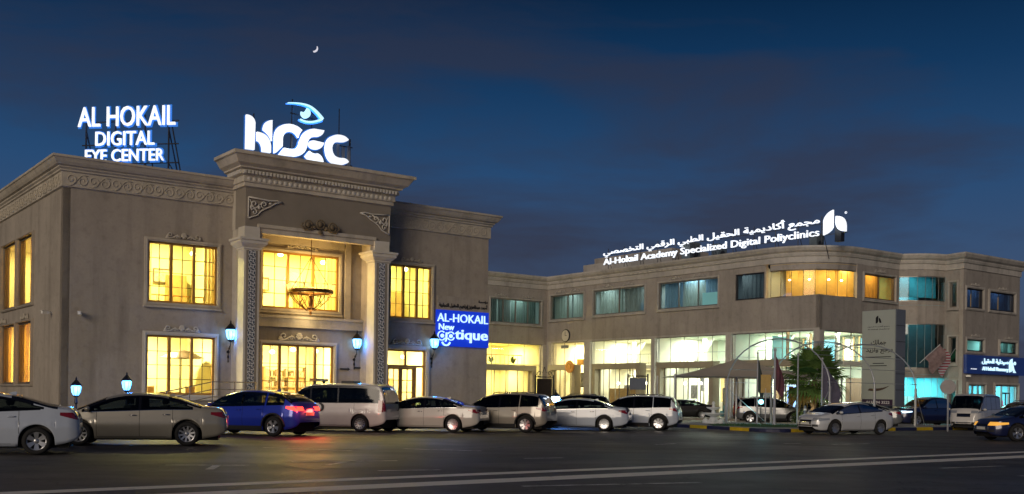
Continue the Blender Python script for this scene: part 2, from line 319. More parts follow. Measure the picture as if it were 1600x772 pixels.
for px, py, dx, dy in ((335, 727, 1.9, .3), (334, 730, -.2, 1.3), (540, 721, 2.2, .9), (533, 723, .3, 1.6), (545, 684, 1.2, .1), (480, 702, 2.6, -1.1), (640, 735, 1.2, .5), (1238, 693, .7, .4), (850, 716, 1.0, .5), (1330, 694, 1.6, 1.0), (1040, 694, .8, 1.0), (690, 703, 2.2, -.6), (410, 672, 1.6, .2), (870, 672, 1.8, .3), (1520, 730, 2, 1.2), (960, 757, 3.2, 1.3)):
    mark(px, py, dx, dy)
for i in range(7):                                         # slanted bay lines between the parked cars
    x = 5.5 + i * 3.9; a, b = wl(x, -12.6), wl(x - 2.7, -9.4); dx, dy = a[0] - b[0], a[1] - b[1]; L_ = math.hypot(dx, dy); nx, ny = -dy / L_ * .06, dx / L_ * .06
    MB().quad((a[0] + nx, a[1] + ny, .004), (b[0] + nx, b[1] + ny, .004), (b[0] - nx, b[1] - ny, .004), (a[0] - nx, a[1] - ny, .004)).build('bay_line', PAINT, kind='structure')
# raised pavement in front of the eye centre
pv = local_poly('pavement', [(-5, -6.6), (24, -6.6), (24, 0), (-5, 0)], .0, .14, PAVE)
pv2 = local_poly('pavement', [(36, 5.5), (48.9, 5.5), (48.9, 29), (36, 29)], .0, .13, PAVE)
pv3 = local_poly('pavement', [(43.5, -6), (75, -6), (75, 5.0), (43.5, 5.0)], .0, .13, PAVE)
# kerbed island with painted blocks
isl = [(29.6, -3.6)] + [(28.3 + 1.0 * math.cos(R(a)) , -13.9 + 1.3 * math.sin(R(a))) for a in range(180, 271, 15)] + [(47.5, -15.2), (47.5, -5.6), (36.0, -3.6)]
island = local_poly('traffic_island', isl, 0, .125, CONC)
path = isl[:9]; seg = []; acc = 0
pts = []
for a, b in zip(path[:-1], path[1:]):
    n = max(1, int(math.hypot(b[0] - a[0], b[1] - a[1]) / .1))
    pts += [(a[0] + (b[0] - a[0]) * k / n, a[1] + (b[1] - a[1]) * k / n) for k in range(n)]
pts.append(path[-1]); i = 0; c = 0
while i < len(pts) - 2:
    j = min(i + (15 if c % 2 else 19), len(pts) - 1); q = [Vector(wl(*p)[:2]) for p in pts[i:j + 1]]
    MB().sweep([(-.16, 0), (.02, 0), (.02, .13), (-.01, .16), (-.16, .16)], [tuple(v) for v in ([q[0] + (q[1] - q[0]).normalized() * .008] + q[1:-1] + [q[-1] - (q[-1] - q[-2]).normalized() * .008])]).build('kerb_block', YELL if c % 2 else NAVY, island)
    i = j; c += 1
tp = [(29.4, -9.5), (30.0, -12.2), (32.2, -12.8), (35.5, -11), (34.8, -8.2), (31.5, -7.2)]
local_poly('lawn', tp, .126, .15, GRASS)
blades = MB(); random.seed(3)
for k in range(1500):
    x, y = random.uniform(29.6, 35), random.uniform(-12.6, -7.6); p = wl(x, y); a = random.uniform(0, 6.28); h = random.uniform(.04, .1)
    if (x - 32.3) ** 2 / 7 + (y + 10) ** 2 / 6 > .9: continue
    blades.add([(p[0] - .02 * math.cos(a), p[1] - .02 * math.sin(a), .14), (p[0] + .02 * math.cos(a), p[1] + .02 * math.sin(a), .14), (p[0] + .03 * math.sin(a), p[1], .14 + h)], [(0, 1, 2)])
tag(blades.build('grass', GRASS, kind='stuff'), 'short green grass around the white fountain on the island', 'grass')
# ------------------------------------------------------------------ pieces shared by both buildings
def spiral(cx, cz, r0, r1, a0, a1, n=14): return [(cx + (r0 + (r1 - r0) * i / n) * math.cos(R(a0 + (a1 - a0) * i / n)), cz + (r0 + (r1 - r0) * i / n) * math.sin(R(a0 + (a1 - a0) * i / n))) for i in range(n + 1)]
_orn = {}
def ornament_mesh(w, m, rich=True):
    key = (round(w, 2), m.name)
    if key in _orn: return _orn[key]
    mb = MB(); h = w * .17
    def t2(line, r): mb.tube([(x, -.05, z) for x, z in line], r, 5)
    for s in (-1, 1):
        t2([(s * x, z) for x, z in spiral(w * .36, h * .5, h * .48, h * .08, -90, 330)], w * .016)
        t2([(s * x, z) for x, z in [(w * .49, h * .05), (w * .40, h * .02), (w * .30, h * .1), (w * .22, h * .42), (w * .13, h * .40), (w * .09, h * .1)]], w * .02)
        t2([(s * x, z) for x, z in spiral(w * .19, h * .30, h * .30, h * .06, 90, 420)], w * .014)
        mb.ball((s * w * .43, -.05, h * .28), w * .045, .04, h * .2, 8, 5)
        mb.ball((s * w * .27, -.05, h * .2), w * .03, .035, h * .16, 8, 5)
    for k in range(7):
        a = R(20 + k * 140 / 6); mb.tube([(0, -.05, h * .2), (w * .085 * math.cos(a), -.07, h * .2 + h * .8 * math.sin(a))], [w * .012, w * .024], 5)
    mb.ball((0, -.06, h * .25), w * .05, .05, h * .22, 8, 5)
    mb.box(-w * .45, -.03, -.005, w * .45, .01, h * .1)
    _orn[key] = mb.mesh('ornament', m, True); return _orn[key]
def rect_wall(parent, F, u0, u1, z0, z1, holes, m, t=.3, name='wall'):
    us = sorted({u0, u1, *[h[0] for h in holes], *[h[1] for h in holes]}); zs = sorted({z0, z1, *[h[2] for h in holes], *[h[3] for h in holes]})
    mb = MB()
    for a, b in zip(us[:-1], us[1:]):
        for c, d_ in zip(zs[:-1], zs[1:]):
            if any(h[0] <= a and b <= h[1] and h[2] <= c and d_ <= h[3] for h in holes): continue
            mb.quad((a, 0, c), (b, 0, c), (b, 0, d_), (a, 0, d_)); mb.quad((a, t, c), (a, t, d_), (b, t, d_), (b, t, c))
    for h in holes:
        a, b, c, d_ = h
        mb.quad((a, 0, c), (a, 0, d_), (a, t, d_), (a, t, c)); mb.quad((b, 0, c), (b, t, c), (b, t, d_), (b, 0, d_)); mb.quad((a, 0, d_), (b, 0, d_), (b, t, d_), (a, t, d_)); mb.quad((a, 0, c), (a, t, c), (b, t, c), (b, 0, c))
    mb.quad((u0, 0, z0), (u0, t, z0), (u0, t, z1), (u0, 0, z1)); mb.quad((u1, 0, z0), (u1, 0, z1), (u1, t, z1), (u1, t, z0)); mb.quad((u0, 0, z1), (u0, t, z1), (u1, t, z1), (u1, 0, z1))
    return mb.build(name, m, parent, (F[0], F[1], 0), F[2])
_pane = {}
def pane_mesh(w, h, m):
    k = (round(w, 3), round(h, 3), m.name)
    if k not in _pane: _pane[k] = MB().quad((-w / 2, 0, -h / 2), (w / 2, 0, -h / 2), (w / 2, 0, h / 2), (-w / 2, 0, h / 2)).mesh('pane', m)
    return _pane[k]
def window(parent, F, u0, u1, z0, z1, lights=3, cols=2, rows=4, sur=.16, ms=None, mf=None, mg=None, orn=1, proud=.09, mull=.13, sill=True, gd=.12, ornw=None):
    ms = ms or STONE; mf = mf or TIMBER; mg = mg or GLASS
    mb = MB(); mb.ring(u0 - sur, z0 - sur, u1 + sur, z1 + sur, sur, -proud, .04)
    mb.ring(u0 - sur * .62, z0 - sur * .62, u1 + sur * .62, z1 + sur * .62, sur * .3, -proud - .035, -proud + .001)
    if sill: mb.box(u0 - sur * 1.25, -proud - .07, z0 - sur - .07, u1 + sur * 1.25, .04, z0 - sur - .001)
    w = mb.build('window', ms, parent, (F[0], F[1], 0), F[2])
    fm = MB(); fm.ring(u0 + .002, z0 + .002, u1 - .002, z1 - .002, .09, gd - .07, gd + .05); iu0, iu1, iz0, iz1 = u0 + .09, u1 - .09, z0 + .09, z1 - .09
    lw = (iu1 - iu0 - mull * (lights - 1)) / lights
    for k in range(1, lights):
        x = iu0 + k * lw + (k - 1) * mull; fm.box(x, gd - .08, iz0, x + mull, gd + .05, iz1)
    fm.build('frame', mf, w)
    mm = MB(); tw = .028
    pw, ph = lw / cols, (iz1 - iz0) / rows
    for k in range(lights):
        x0 = iu0 + k * (lw + mull)
        for c in range(1, cols): mm.box(x0 + c * pw - tw / 2, gd - .025, iz0, x0 + c * pw + tw / 2, gd + .02, iz1)
        for r_ in range(1, rows): mm.box(x0, gd - .022, iz0 + r_ * ph - tw / 2, x0 + lw, gd + .017, iz0 + r_ * ph + tw / 2)
        for c in range(cols):
            for r_ in range(rows): link('pane', pane_mesh(pw - .002, ph - .002, mg), w, (x0 + (c + .5) * pw, gd, iz0 + (r_ + .5) * ph))
    if cols > 1 or rows > 1: mm.build('muntin', MUNT if mf is TIMBER else mf, w)
    if orn: link('ornament', ornament_mesh(ornw or min(1.7, (u1 - u0) * .55), ms), w, ((u0 + u1) / 2, -.02, z1 + sur + .03))
    return w
def room(parent, F, u0, u1, z0, z1, depth, mw, power, col, y0=.31, n=1, mfl=None, right=True):
    a, b = y0, y0 + depth
    mb = MB(); mb.quad((u0, b, z0), (u1, b, z0), (u1, b, z1), (u0, b, z1)); mb.quad((u0, a, z0), (u0, b, z0), (u0, b, z1), (u0, a, z1)); (mb.quad((u1, a, z0), (u1, a, z1), (u1, b, z1), (u1, b, z0)) if right else None); mb.quad((u0, a, z1), (u0, b, z1), (u1, b, z1), (u1, a, z1))
    r = mb.build('room', mw, parent, (F[0], F[1], 0), F[2])
    MB().quad((u0, a, z0), (u1, a, z0), (u1, b, z0), (u0, b, z0)).build('room_floor', mfl or FLOORM, r)
    for k in range(n if power else 0):
        lamp('ceiling_light', (u0 + (u1 - u0) * (k + .5) / n, (a + b) / 2, z1 - .06), power / n, col, (min(1.2, (u1 - u0) / n * .5), min(1.2, depth * .4)), r)
    return r
def curtain(parent, u0, u1, z0, z1, y, m, folds=9, amp=.05):
    n = folds * 6; vs = [(u0 + (u1 - u0) * i / n, y + amp * math.sin(i / n * folds * 2 * math.pi), z) for z in (z0, z1) for i in range(n + 1)]
    return MB().add(vs, [(i, i + 1, n + 2 + i, n + 1 + i) for i in range(n)]).build('curtain', m, parent, smooth=True)
# ------------------------------------------------------------------ the eye centre (left building)
EC = thing('eye_center_building', 'beige two storey building with tall portal, yellow lit windows and chandelier porch', 'building', wl(0, 0), YAW)
FA = (0, 0, 0); FS = (0, 0, R(-90)); WT = 10.15; XE = 21.85
WARM = (1.0, .86, .42); YEL = (1.0, .90, .30)
up_l, lo_l, up_c, lo_c, up_r, dr_r = (3.55, 6.68, 5.42, 8.10), (3.52, 6.62, 1.35, 3.98), (8.85, 12.85, 5.50, 8.20), (8.88, 12.62, .3, 3.82), (15.75, 18.22, 5.42, 8.14), (15.62, 17.92, .16, 3.80)
rect_wall(EC, FA, 0, 7.42, 0, WT, [up_l, lo_l], PLAST); rect_wall(EC, FA, 7.42, 14.86, 0, WT, [up_c, lo_c], PLAST); rect_wall(EC, FA, 14.86, XE, 0, WT, [up_r, dr_r], PLAST)
sw = []
for y0, y1 in ((5.0, 8.1), (8.42, 11.6), (12.3, 15.2)): sw += [(-y1, -y0, 5.45, 8.65), (-y1, -y0, 1.75, 4.65)]
rect_wall(EC, FS, -18, 0, 0, WT, sw, PLAST)
MB().box(.01, .31, 0, XE - .01, .33, .01).build('slab', CONC, EC)
MB().quad((XE, 0, 0), (XE, 18, 0), (XE, 18, WT), (XE, 0, WT)).quad((0, 18, 0), (0, 18, WT), (XE, 18, WT), (XE, 18, 0)).build('wall', PLAST, EC)
MB().quad((0, 0, WT), (XE, 0, WT), (XE, 18, WT), (0, 18, WT)).build('roof', CONC, EC)
for a, b in ((-.05, 7.4), (14.9, 15.38), (18.16, XE)): MB().box(a, -.06, .1, b, 0, .75).build('plinth', STONE, EC)
# windows
window(EC, FA, *up_l, 3, 2, 4); window(EC, FA, *lo_l, 3, 2, 4, ms=STONEW); window(EC, FA, *up_c, 3, 2, 4); window(EC, FA, *lo_c, 4, 2, 4, ms=STONEW, ornw=2.2, sill=False); window(EC, FA, *up_r, 3, 2, 4)
for h in sw: window(EC, FS, *h, 1, 1, 1, ms=PLAST, mf=BRONZE, mg=GLASSG, sur=.1, orn=0, sill=False)
for y0 in (6.5, 11.3): 
    for z in (4.78,): link('ornament', ornament_mesh(1.6, STONE), EC, (-.02, y0, z), R(-90))
# right hand entrance: transom lights over a glazed pair of doors
u0, u1, z0, z1 = dr_r
mb = MB(); mb.ring(u0 - .22, 0, u1 + .22, z1 + .22, .22, -.10, .04, 0.14); mb.ring(u0 - .15, 0, u1 + .15, z1 + .15, .07, -.14, -.099, .1)
ent = mb.build('entrance', STONEW, EC); link('ornament', ornament_mesh(1.9, STONEW), ent, ((u0 + u1) / 2, -.02, z1 + .26))
fm = MB(); fm.ring(u0 + .002, z0, u1 - .002, z1 - .002, .08, .06, .18); fm.box(u0 + .08, .06, 2.9, u1 - .08, .18, 3.02); fm.box(u1 - .62, .06, z0 + .08, u1 - .5, .18, 2.9); fm.box((u0 + u1) / 2 - .05, .06, 3.02, (u0 + u1) / 2 + .05, .18, z1 - .08); fm.build('frame', TIMBER, ent)
for k in range(2):
    link('pane', pane_mesh((u1 - u0) / 2 - .14, z1 - 3.12, GLASS), ent, (u0 + .08 + (k + .5) * ((u1 - u0) / 2 - .07), .12, (3.02 + z1 - .08) / 2))
link('pane', pane_mesh(.4, 2.6, GLASS), ent, (u1 - .29, .12, 1.56))
dw = (u1 - .62 - u0 - .08) / 2
for k in range(2):
    x = u0 + .08 + k * dw; dm = MB(); dm.ring(x + .004, z0 + .09, x + dw - .004, 2.895, .1, .085, .155, .25)
    for r_ in range(1, 4): dm.box(x + .1, .095, .41 + r_ * .6, x + dw - .1, .145, .45 + r_ * .6)
    dm.box(x + dw / 2 - .02, .092, .41, x + dw / 2 + .02, .148, 2.79)
    dd = dm.build('door', TIMBER, ent)
    for c in range(2):
        for r_ in range(4): link('pane', pane_mesh(dw / 2 - .13, .54, GLASS), dd, (x + .1 + (c + .5) * (dw / 2 - .1), .12, .70 + r_ * .6))
    MB().tube([(x + (dw - .05 if k == 0 else .05), .03, 1.1), (x + (dw - .05 if k == 0 else .05), .03, 1.7)], .018, 6).build('handle', BRASS, ent)
# rooms behind the glass
rA = room(EC, FA, 2.4, 7.2, 4.9, 8.9, 4.5, WARMW, 820, YEL); rB = room(EC, FA, 2.4, 7.2, .15, 4.5, 5, WARMW, 820, WARM); rC = room(EC, FA, 7.6, 14.4, 4.9, 8.9, 5, WARMW, 1250, YEL, n=2)
rD = room(EC, FA, 7.6, 14.4, .15, 4.5, 6, WARMW, 1250, (1, .84, .45), n=2); rE = room(EC, FA, 15, 19.5, 4.9, 8.9, 4, WARMW, 420, YEL); rF = room(EC, FA, 15, 19.5, .14, 4.5, 5, WARMW, 950, (1, .86, .5))
rS = room(EC, FS, -15.6, -4.7, 4.9, 9, 3, WARMW, 900, (1, .66, .25), n=3); rT = room(EC, FS, -15.6, -4.7, .9, 4.7, 3, WARMW, 1100, (1, .60, .17), n=3)
DRAPE = cloth('ochre_curtain', (.62, .38, .08), .2, 9); SHEER = cloth('cream_curtain', (.75, .6, .35)); CAB = mat('oak_cabinet', (.40, .24, .09), rough=.5, var=.2, vs=4)
for h in sw: curtain(rT if h[2] < 3 else rS, h[0] - .1, h[1] + .1 - (1.2 if h[2] > 3 else 0), h[2] - .3, h[3] + .2, .55, DRAPE, 8)
for r_, a, b, c, d_ in ((rA, 3.3, 3.9, 5.2, 8.5), (rA, 6.3, 6.95, 5.2, 8.5), (rC, 8.4, 9.1, 5.2, 8.5), (rC, 12.5, 13.2, 5.2, 8.5), (rB, 3.2, 3.8, .5, 4.2)): curtain(r_, a, b, c, d_, .6, SHEER, 4)
def shelf(parent, x0, x1, y0, z0, z1, n, m=CAB, d_=.4):
    mb = MB(); mb.box(x0, y0, z0, x0 + .05, y0 + d_, z1); mb.box(x1 - .05, y0, z0, x1, y0 + d_, z1)
    for k in range(n + 1): z = z0 + (z1 - z0 - .04) * k / n; mb.box(x0 + .05, y0, z, x1 - .05, y0 + d_, z + .04)
    return mb.build('shelf', m, parent)
shelf(rE, 15.6, 17.2, 3.7, 4.95, 7.6, 5); shelf(rD, 7.9, 9.6, 5.6, .2, 2.6, 4); shelf(rD, 11.5, 13.9, 5.6, .2, 2.9, 5); shelf(rB, 2.7, 4.2, 4.6, .2, 2.5, 4); shelf(rF, 15.4, 17.3, 4.6, .2, 2.7, 5)
PEND = mat('pendant_glow', (1, .9, .7), emit=(1, .88, .55), es=10); FRAME = mat('picture_frame', (.10, .06, .03), rough=.5); ART = mat('picture_paper', (.55, .45, .30), rough=.8, var=.5, vs=7); SOFA = mat('brown_upholstery', (.22, .11, .045), rough=.9); GOODS = mat('mixed_goods', (.40, .28, .16), rough=.7, var=.6, vs=11)
def furnish(r_, u0, u1, z0, z1, yb, sofa=True, pend=2, pics=2):
    rnd = random.Random(int(u0 * 10 + z0))
    for k in range(pend):
        x = u0 + (u1 - u0) * (k + .5 + rnd.uniform(-.15, .15)) / pend; z = z1 - rnd.uniform(.5, .9); MB().ball((x, 1.6 + .5 * k, z), .14, .14, .10, 10, 6).build('pendant', PEND, r_); MB().tube([(x, 1.6 + .5 * k, z + .1), (x, 1.6 + .5 * k, z1)], .012, 4).build('cord', STEEL, r_)
    for k in range(pics):
        x = u0 + (u1 - u0) * (k + .5) / pics + rnd.uniform(-.3, .3); z = z0 + rnd.uniform(1.5, 2.0); MB().box(x - .45, yb - .05, z, x + .45, yb - .01, z + .7).build('picture', FRAME, r_); MB().box(x - .38, yb - .06, z + .07, x + .38, yb - .051, z + .63).build('picture', ART, r_)
    MB().box(u0 + .05, .5, z1 - .28, u1 - .05, .62, z1 - .01).build('ceiling_drop', WARMW, r_)
    if sofa:
        x = u0 + (u1 - u0) * .3; MB().box(x, 1.8, z0, x + 1.5, 2.5, z0 + .42).box(x, 2.35, z0 + .42, x + 1.5, 2.55, z0 + .85).box(x - .16, 1.8, z0, x - .001, 2.55, z0 + .6).box(x + 1.501, 1.8, z0, x + 1.66, 2.55, z0 + .6).build('sofa', SOFA, r_)
    MB().box(u1 - 1.1, yb - .5, z0, u1 - .2, yb - .02, z0 + 2.2).build('cabinet', CAB, r_)
furnish(rA, 3.2, 7.0, 4.95, 8.85, 4.75, False); furnish(rC, 8.0, 14.0, 4.95, 8.85, 5.2, True, 3, 3); furnish(rD, 8, 14, .2, 4.4, 6.2, False, 4, 1); furnish(rE, 15.2, 19, 4.95, 8.85, 4.2, False, 2, 1); furnish(rF, 15.2, 19, .2, 4.4, 5.2, False, 2, 1)
def stock(r_, x0, x1, y, z0, z1, n, m=None, sd=1):
    rnd = random.Random(sd); mb = MB(); dz = (z1 - z0 - .04) / n
    for k in range(n):
        x = x0 + .08
        while x < x1 - .15:
            w_ = rnd.uniform(.06, .16); h = rnd.uniform(.3, .8) * dz
            if rnd.random() < .8: mb.box(x, y + .05, z0 + k * dz + .042, x + w_, y + .3, z0 + k * dz + .042 + h)
            x += w_ + rnd.uniform(.02, .08)
    return mb.build('stock', m or GOODS, r_, kind='stuff')
stock(rD, 7.9, 9.6, 5.6, .2, 2.6, 4, sd=1); stock(rD, 11.5, 13.9, 5.6, .2, 2.9, 5, sd=2); stock(rE, 15.6, 17.2, 3.7, 4.95, 7.6, 5, sd=3); stock(rF, 15.4, 17.3, 4.6, .2, 2.7, 5, sd=4)
fr_ = MB()
for k in range(9):                                        # scrolled balustrade inside the upper left window
    x = 3.7 + k * .36; fr_.tube([(x, 1.4, 4.95), (x, 1.4, 5.85)], .015, 5); fr_.tube([(q[0], 1.4, q[1]) for q in spiral(x + .17, 5.5, .15, .03, -90, 300)], .013, 5)
fr_.tube([(3.6, 1.4, 5.88), (6.9, 1.4, 5.88)], .03, 6); fr_.build('balustrade', BRASS, rA)
# roof cornice of the wings
prof = [(0, 9.98), (.09, 10.02), (.09, 10.62), (.16, 10.66), (.16, 10.72), (.24, 10.78), (.24, 10.84), (.34, 10.88), (.42, 10.98), (.50, 11.12), (.55, 11.15), (.55, 11.24), (0, 11.30), (-.4, 11.30), (-.4, 9.98)]
MB().sweep(prof, [(0, 18), (0, 0), (7.40, 0)]).build('cornice', STONE, EC); MB().sweep(prof, [(14.88, 0), (XE, 0), (XE, 10)]).build('cornice', STONE, EC)
sc = MB()
for s in (0, 1):
    sc.tube([(q[0] + s * .46, -.10, q[1] if not s else .6 - q[1]) for q in spiral(.22, .32, .24, .05, -100, 380, 18)], .020, 4)
sc.tube([(0, -.10, .08), (.22, -.10, .05), (.46, -.10, .3), (.68, -.1, .55), (.92, -.1, .5)], .018, 4)
sm = sc.mesh('frieze_scroll', STONE, True)
for k in range(8): link('frieze_scroll', sm, EC, (.06 + k * .915, 0, 10.02))
for k in range(7): link('frieze_scroll', sm, EC, (15.2 + k * .92, 0, 10.02))
for k in range(14): link('frieze_scroll', sm, EC, (0, .95 + k * .915, 10.02), R(-90))
# portal
PYF = -1.5; PO = MB()
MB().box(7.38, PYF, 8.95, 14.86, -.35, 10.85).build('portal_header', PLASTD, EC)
MB().box(7.38, -.35, 8.95, 14.86, -.002, 10.85).build('portal_soffit', STONE, EC)
for x0, x1 in ((7.28, 8.02), (13.92, 14.72)):
    p_ = MB(); p_.box(x0, -1.66, .14, x1, -.95, 8.0); p_.box(x0 - .10, -1.76, .14, x1 + .10, -.85, .75); p_.box(x0 - .04, -1.70, .75, x1 + .04, -.91, .9)
    pil = p_.build('pillar', STONEW, EC)
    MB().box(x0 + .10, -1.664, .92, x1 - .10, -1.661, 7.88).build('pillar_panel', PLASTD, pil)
    cp = MB(); cp.sweep([(0, 7.9), (.06, 7.94), (.06, 8.0), (.14, 8.06), (.26, 8.18), (.26, 8.30), (.32, 8.32), (.32, 8.42), (0, 8.44)], [(x0, -1.66), (x1, -1.66), (x1, -.95), (x0, -.95)], True); cp.box(x0, -1.66, 8.44, x1, -.95, 8.95); cp.build('capital', STONEW, pil)
# jambs behind the pillars and the side cheeks of the porch
MB().box(7.40, -.95, .14, 7.85, -.003, 8.95).build('jamb', STONE, EC); MB().box(14.10, -.95, .14, 14.84, -.003, 8.95).build('jamb', STONE, EC)
ofr = MB(); ofr.box(8.02, -1.58, 8.72, 13.92, -1.2, 9.06); ofr.box(7.95, -1.64, 8.96, 14.0, -1.18, 9.12); ofr.box(8.02, -1.52, 8.44, 8.2, -1.0, 8.72); ofr.box(13.74, -1.52, 8.44, 13.92, -1.0, 8.72); ofr.build('portal_frame', STONE, EC)
MB().box(7.86, -.22, 4.62, 14.09, -.004, 5.12).box(7.86, -.30, 5.04, 14.09, -.22, 5.16).build('string_course', STONE, EC)
MB().box(13.15, -.14, 5.17, 13.45, -.005, 8.94).box(7.86, -.12, 8.55, 13.1, -.006, 8.94).build('pilaster', STONE, EC)
pc = [(0, 10.72), (.10, 10.76), (.10, 10.92), (.16, 10.95), (.16, 11.22), (.26, 11.26), (.26, 11.46), (.42, 11.52), (.42, 11.58), (.62, 11.70), (.80, 11.98), (.90, 12.02), (.90, 12.16), (0, 12.22), (-.5, 12.22), (-.5, 10.72)]
MB().sweep(pc, [(7.38, .06), (7.38, PYF), (14.86, PYF), (14.86, .06)]).build('portal_cornice', STONE, EC)
MB().box(7.4, -1.48, 10.86, 14.84, .04, 12.1).build('portal_roof', CONC, EC)
dn = MB(); dn2 = MB()
for k in range(46): x = 7.16 + k * .172; dn.box(x, PYF - .36, 11.28, x + .10, PYF - .262, 11.44)
for k in range(9): y = -1.70 + k * .172; dn.box(7.38 - .36, y, 11.28, 7.38 - .262, y + .10, 11.44); dn.box(14.86 + .262, y, 11.28, 14.86 + .36, y + .10, 11.44)
for k in range(30): x = 7.35 + k * .25; dn2.ball((x + .12, PYF - .17, 11.08), .09, .03, .10, 8, 5)
dn.build('dentil_course', STONEW, EC, kind='stuff'); dn2.build('egg_moulding', STONEW, EC, kind='stuff')
def corner_scroll(s):
    mb = MB(); y = -.05
    def t(line, r): mb.tube([(s * x, y, -z) for x, z in line], r, 5)
    t([(0, 0), (.5, .03), (1.0, .06), (1.35, .02), (1.62, .08)], .04); t([(0, .95), (.12, .9), (.42, .78), (.62, .55), (.80, .45), (1.05, .32), (1.3, .14), (1.6, .08)], .035)
    t(spiral(.28, .28, .22, .04, 0, 420), .032); t(spiral(.75, .26, .18, .03, 90, 500), .03); t(spiral(.28, .64, .16, .03, 200, 600), .028); t([(0, 0), (0, .5), (0, .95)], .035); t([(.05, .1), (.3, .5), (.5, .3), (.95, .1)], .026)
    mb.ball((s * .5, y, -.42), .09, .04, .09, 8, 5); mb.ball((s * 1.05, y, -.18), .08, .03, .05, 8, 5); mb.ball((s * .12, y, -.45), .06, .03, .1, 8, 5)
    return mb.mesh('corner_scroll', STONEW, True)
link('corner_scroll', corner_scroll(1), EC, (7.5, PYF, 10.28)); link('corner_scroll', corner_scroll(-1), EC, (14.76, PYF, 10.28))
# crest over the porch opening
cr_ = MB()
for x in (-.62, 0, .62):
    z = .26 if x else .34
    cr_.tube([(q[0], -.09, q[1]) for q in spiral(x, z, .2, .2, 0, 350, 14)], .04, 5); cr_.ball((x, -.08, z), .12, .06, .13, 8, 6)
for s in (-1, 1):
    cr_.tube([(s * q[0], -.08, q[1]) for q in [(.2, .1), (.35, .22), (.45, .05), (.8, .02), (.98, .2), (.9, .32)]], .04, 5); cr_.ball((s * .32, -.08, .18), .1, .06, .08, 8, 5)
cr_.ball((0, -.08, -.04), .12, .06, .12, 8, 5)
cr_.build('crest', mat('dark_gilt', (.16, .12, .07), rough=.6), EC, (11.0, PYF - .10, 9.06), smooth=True)  # crest in a single dark gilt colour
# patterned tile strips on the pillars
def tile_mat():
    m = mat('arabesque_tile', (.55, .56, .55), rough=.35); n = m.node_tree.nodes; l = m.node_tree.links; b = n['Principled BSDF']; t = n.new('ShaderNodeTexCoord'); sp = n.new('ShaderNodeSeparateXYZ'); l.new(t.outputs['Object'], sp.inputs[0])
    def mth(op, a, b_=None):
        k = n.new('ShaderNodeMath'); k.operation = op
        for i, q in enumerate((a, b_)):
            if q is None: continue
            if isinstance(q, (int, float)): k.inputs[i].default_value = q
            else: l.new(q, k.inputs[i])
        return k.outputs[0]
    x = sp.outputs[0]; z = mth('SUBTRACT', sp.outputs[2], .15)
    r = mth('SQRT', mth('ADD', mth('MULTIPLY', x, x), mth('MULTIPLY', z, z))); a = mth('ARCTAN2', z, x)
    petal = mth('SINE', mth('ADD', mth('MULTIPLY', a, 4), mth('MULTIPLY', r, 22))); rings = mth('SINE', mth('MULTIPLY', r, 62))
    v = mth('GREATER_THAN', mth('ADD', petal, rings), .15)
    mm = n.new('ShaderNodeMix'); mm.data_type = 'RGBA'; l.new(v, mm.inputs[0]); mm.inputs[6].default_value = (.62, .62, .6, 1); mm.inputs[7].default_value = (.03, .05, .09, 1); l.new(mm.outputs[2], b.inputs['Base Color'])
    return m
tme = MB().box(-.165, -.016, .004, .165, -.0045, .296).mesh('tile', tile_mat())
for x0, x1, pil in [(7.28, 8.02, [o for o in EC.children if o.name == 'pillar'][0]), (13.92, 14.72, [o for o in EC.children if o.name.startswith('pillar.')][0])]:
    for k in range(25): link('tile', tme, pil, ((x0 + x1) / 2, -1.66, .96 + k * .277 - .0)).scale = (1, 1, .915)
# ------------------------------------------------------------------ the polyclinic (right building)
BX, BY = 48.79, -1.4
PB = thing('polyclinic_building', 'long pale clinic with glazed ground floor, rounded corner and lit rooftop name', 'building', wl(BX, BY), YAW)
def G(x, y): return (x - BX, y - BY)
FM = (*G(BX, 28.41), R(-90)); FL = (*G(BX, 28.41), 0); FR = (*G(BX, -1.4), 0); WTP = 11.25
TEAL = cloth('teal_blind', (.38, .46, .44), .12, 2); GREYC = cloth('grey_blind', (.30, .33, .33), .12, 2); AMBER = cloth('amber_curtain', (.80, .56, .16), .12, 2); BLUEC = cloth('blue_blind', (.22, .36, .52), .12, 2)
HALL = mat('hall_wall', (.72, .70, .58), rough=.8, var=.06, vs=1); HALLG = mat('hall_wall_green', (.64, .72, .62), rough=.8, var=.06, vs=1); CYANW = mat('cyan_wall', (.25, .62, .70), rough=.7)
DBLUE = mat('blue_panel', (.07, .24, .36), rough=.3); TEALP = mat('teal_panel', (.16, .42, .40), rough=.3); TAN = mat('tan_panel', (.45, .30, .14), rough=.5, var=.15, vs=3); PORTAL = mat('portal_cladding', (.34, .30, .22), rough=.5, var=.1, vs=2)
DARKW = mat('dark_wood', (.10, .065, .035), rough=.5, var=.2, vs=5); POSTER = mat('poster_paper', (.35, .36, .38), rough=.6, var=.5, vs=5); PINK = mat('pink_display', (.75, .10, .22), emit=(.9, .12, .3), es=.9); SCREEN = mat('lit_screen', (.2, .4, .9), emit=(.25, .45, 1), es=2.0); SPOT = mat('spotlight', (1, 1, .9), emit=(1, .97, .85), es=12)
bays = [(.72, 5.2), (5.98, 13.5), (13.9, 21.4), (21.9, 29.55)]
upw = [(.5, 5.1, 8.45, 10.62), (6.4, 12.7, 8.55, 10.68), (14.3, 20.6, 8.6, 10.72), (22.3, 24.98, 8.82, 10.72)]
rect_wall(PB, FM, 0, 25.1, 6.36, WTP, upw, PLAST2); rect_wall(PB, FM, 25.1, 29.81, 6.36, 8.78, [], PLAST2)
linkw = (-6.4, -.75, 7.98, 10.12)
rect_wall(PB, FL, -16, 0, 6.2, WTP, [linkw, (-14.5, -8, 7.98, 10.12)], PLAST2)
prev = 0
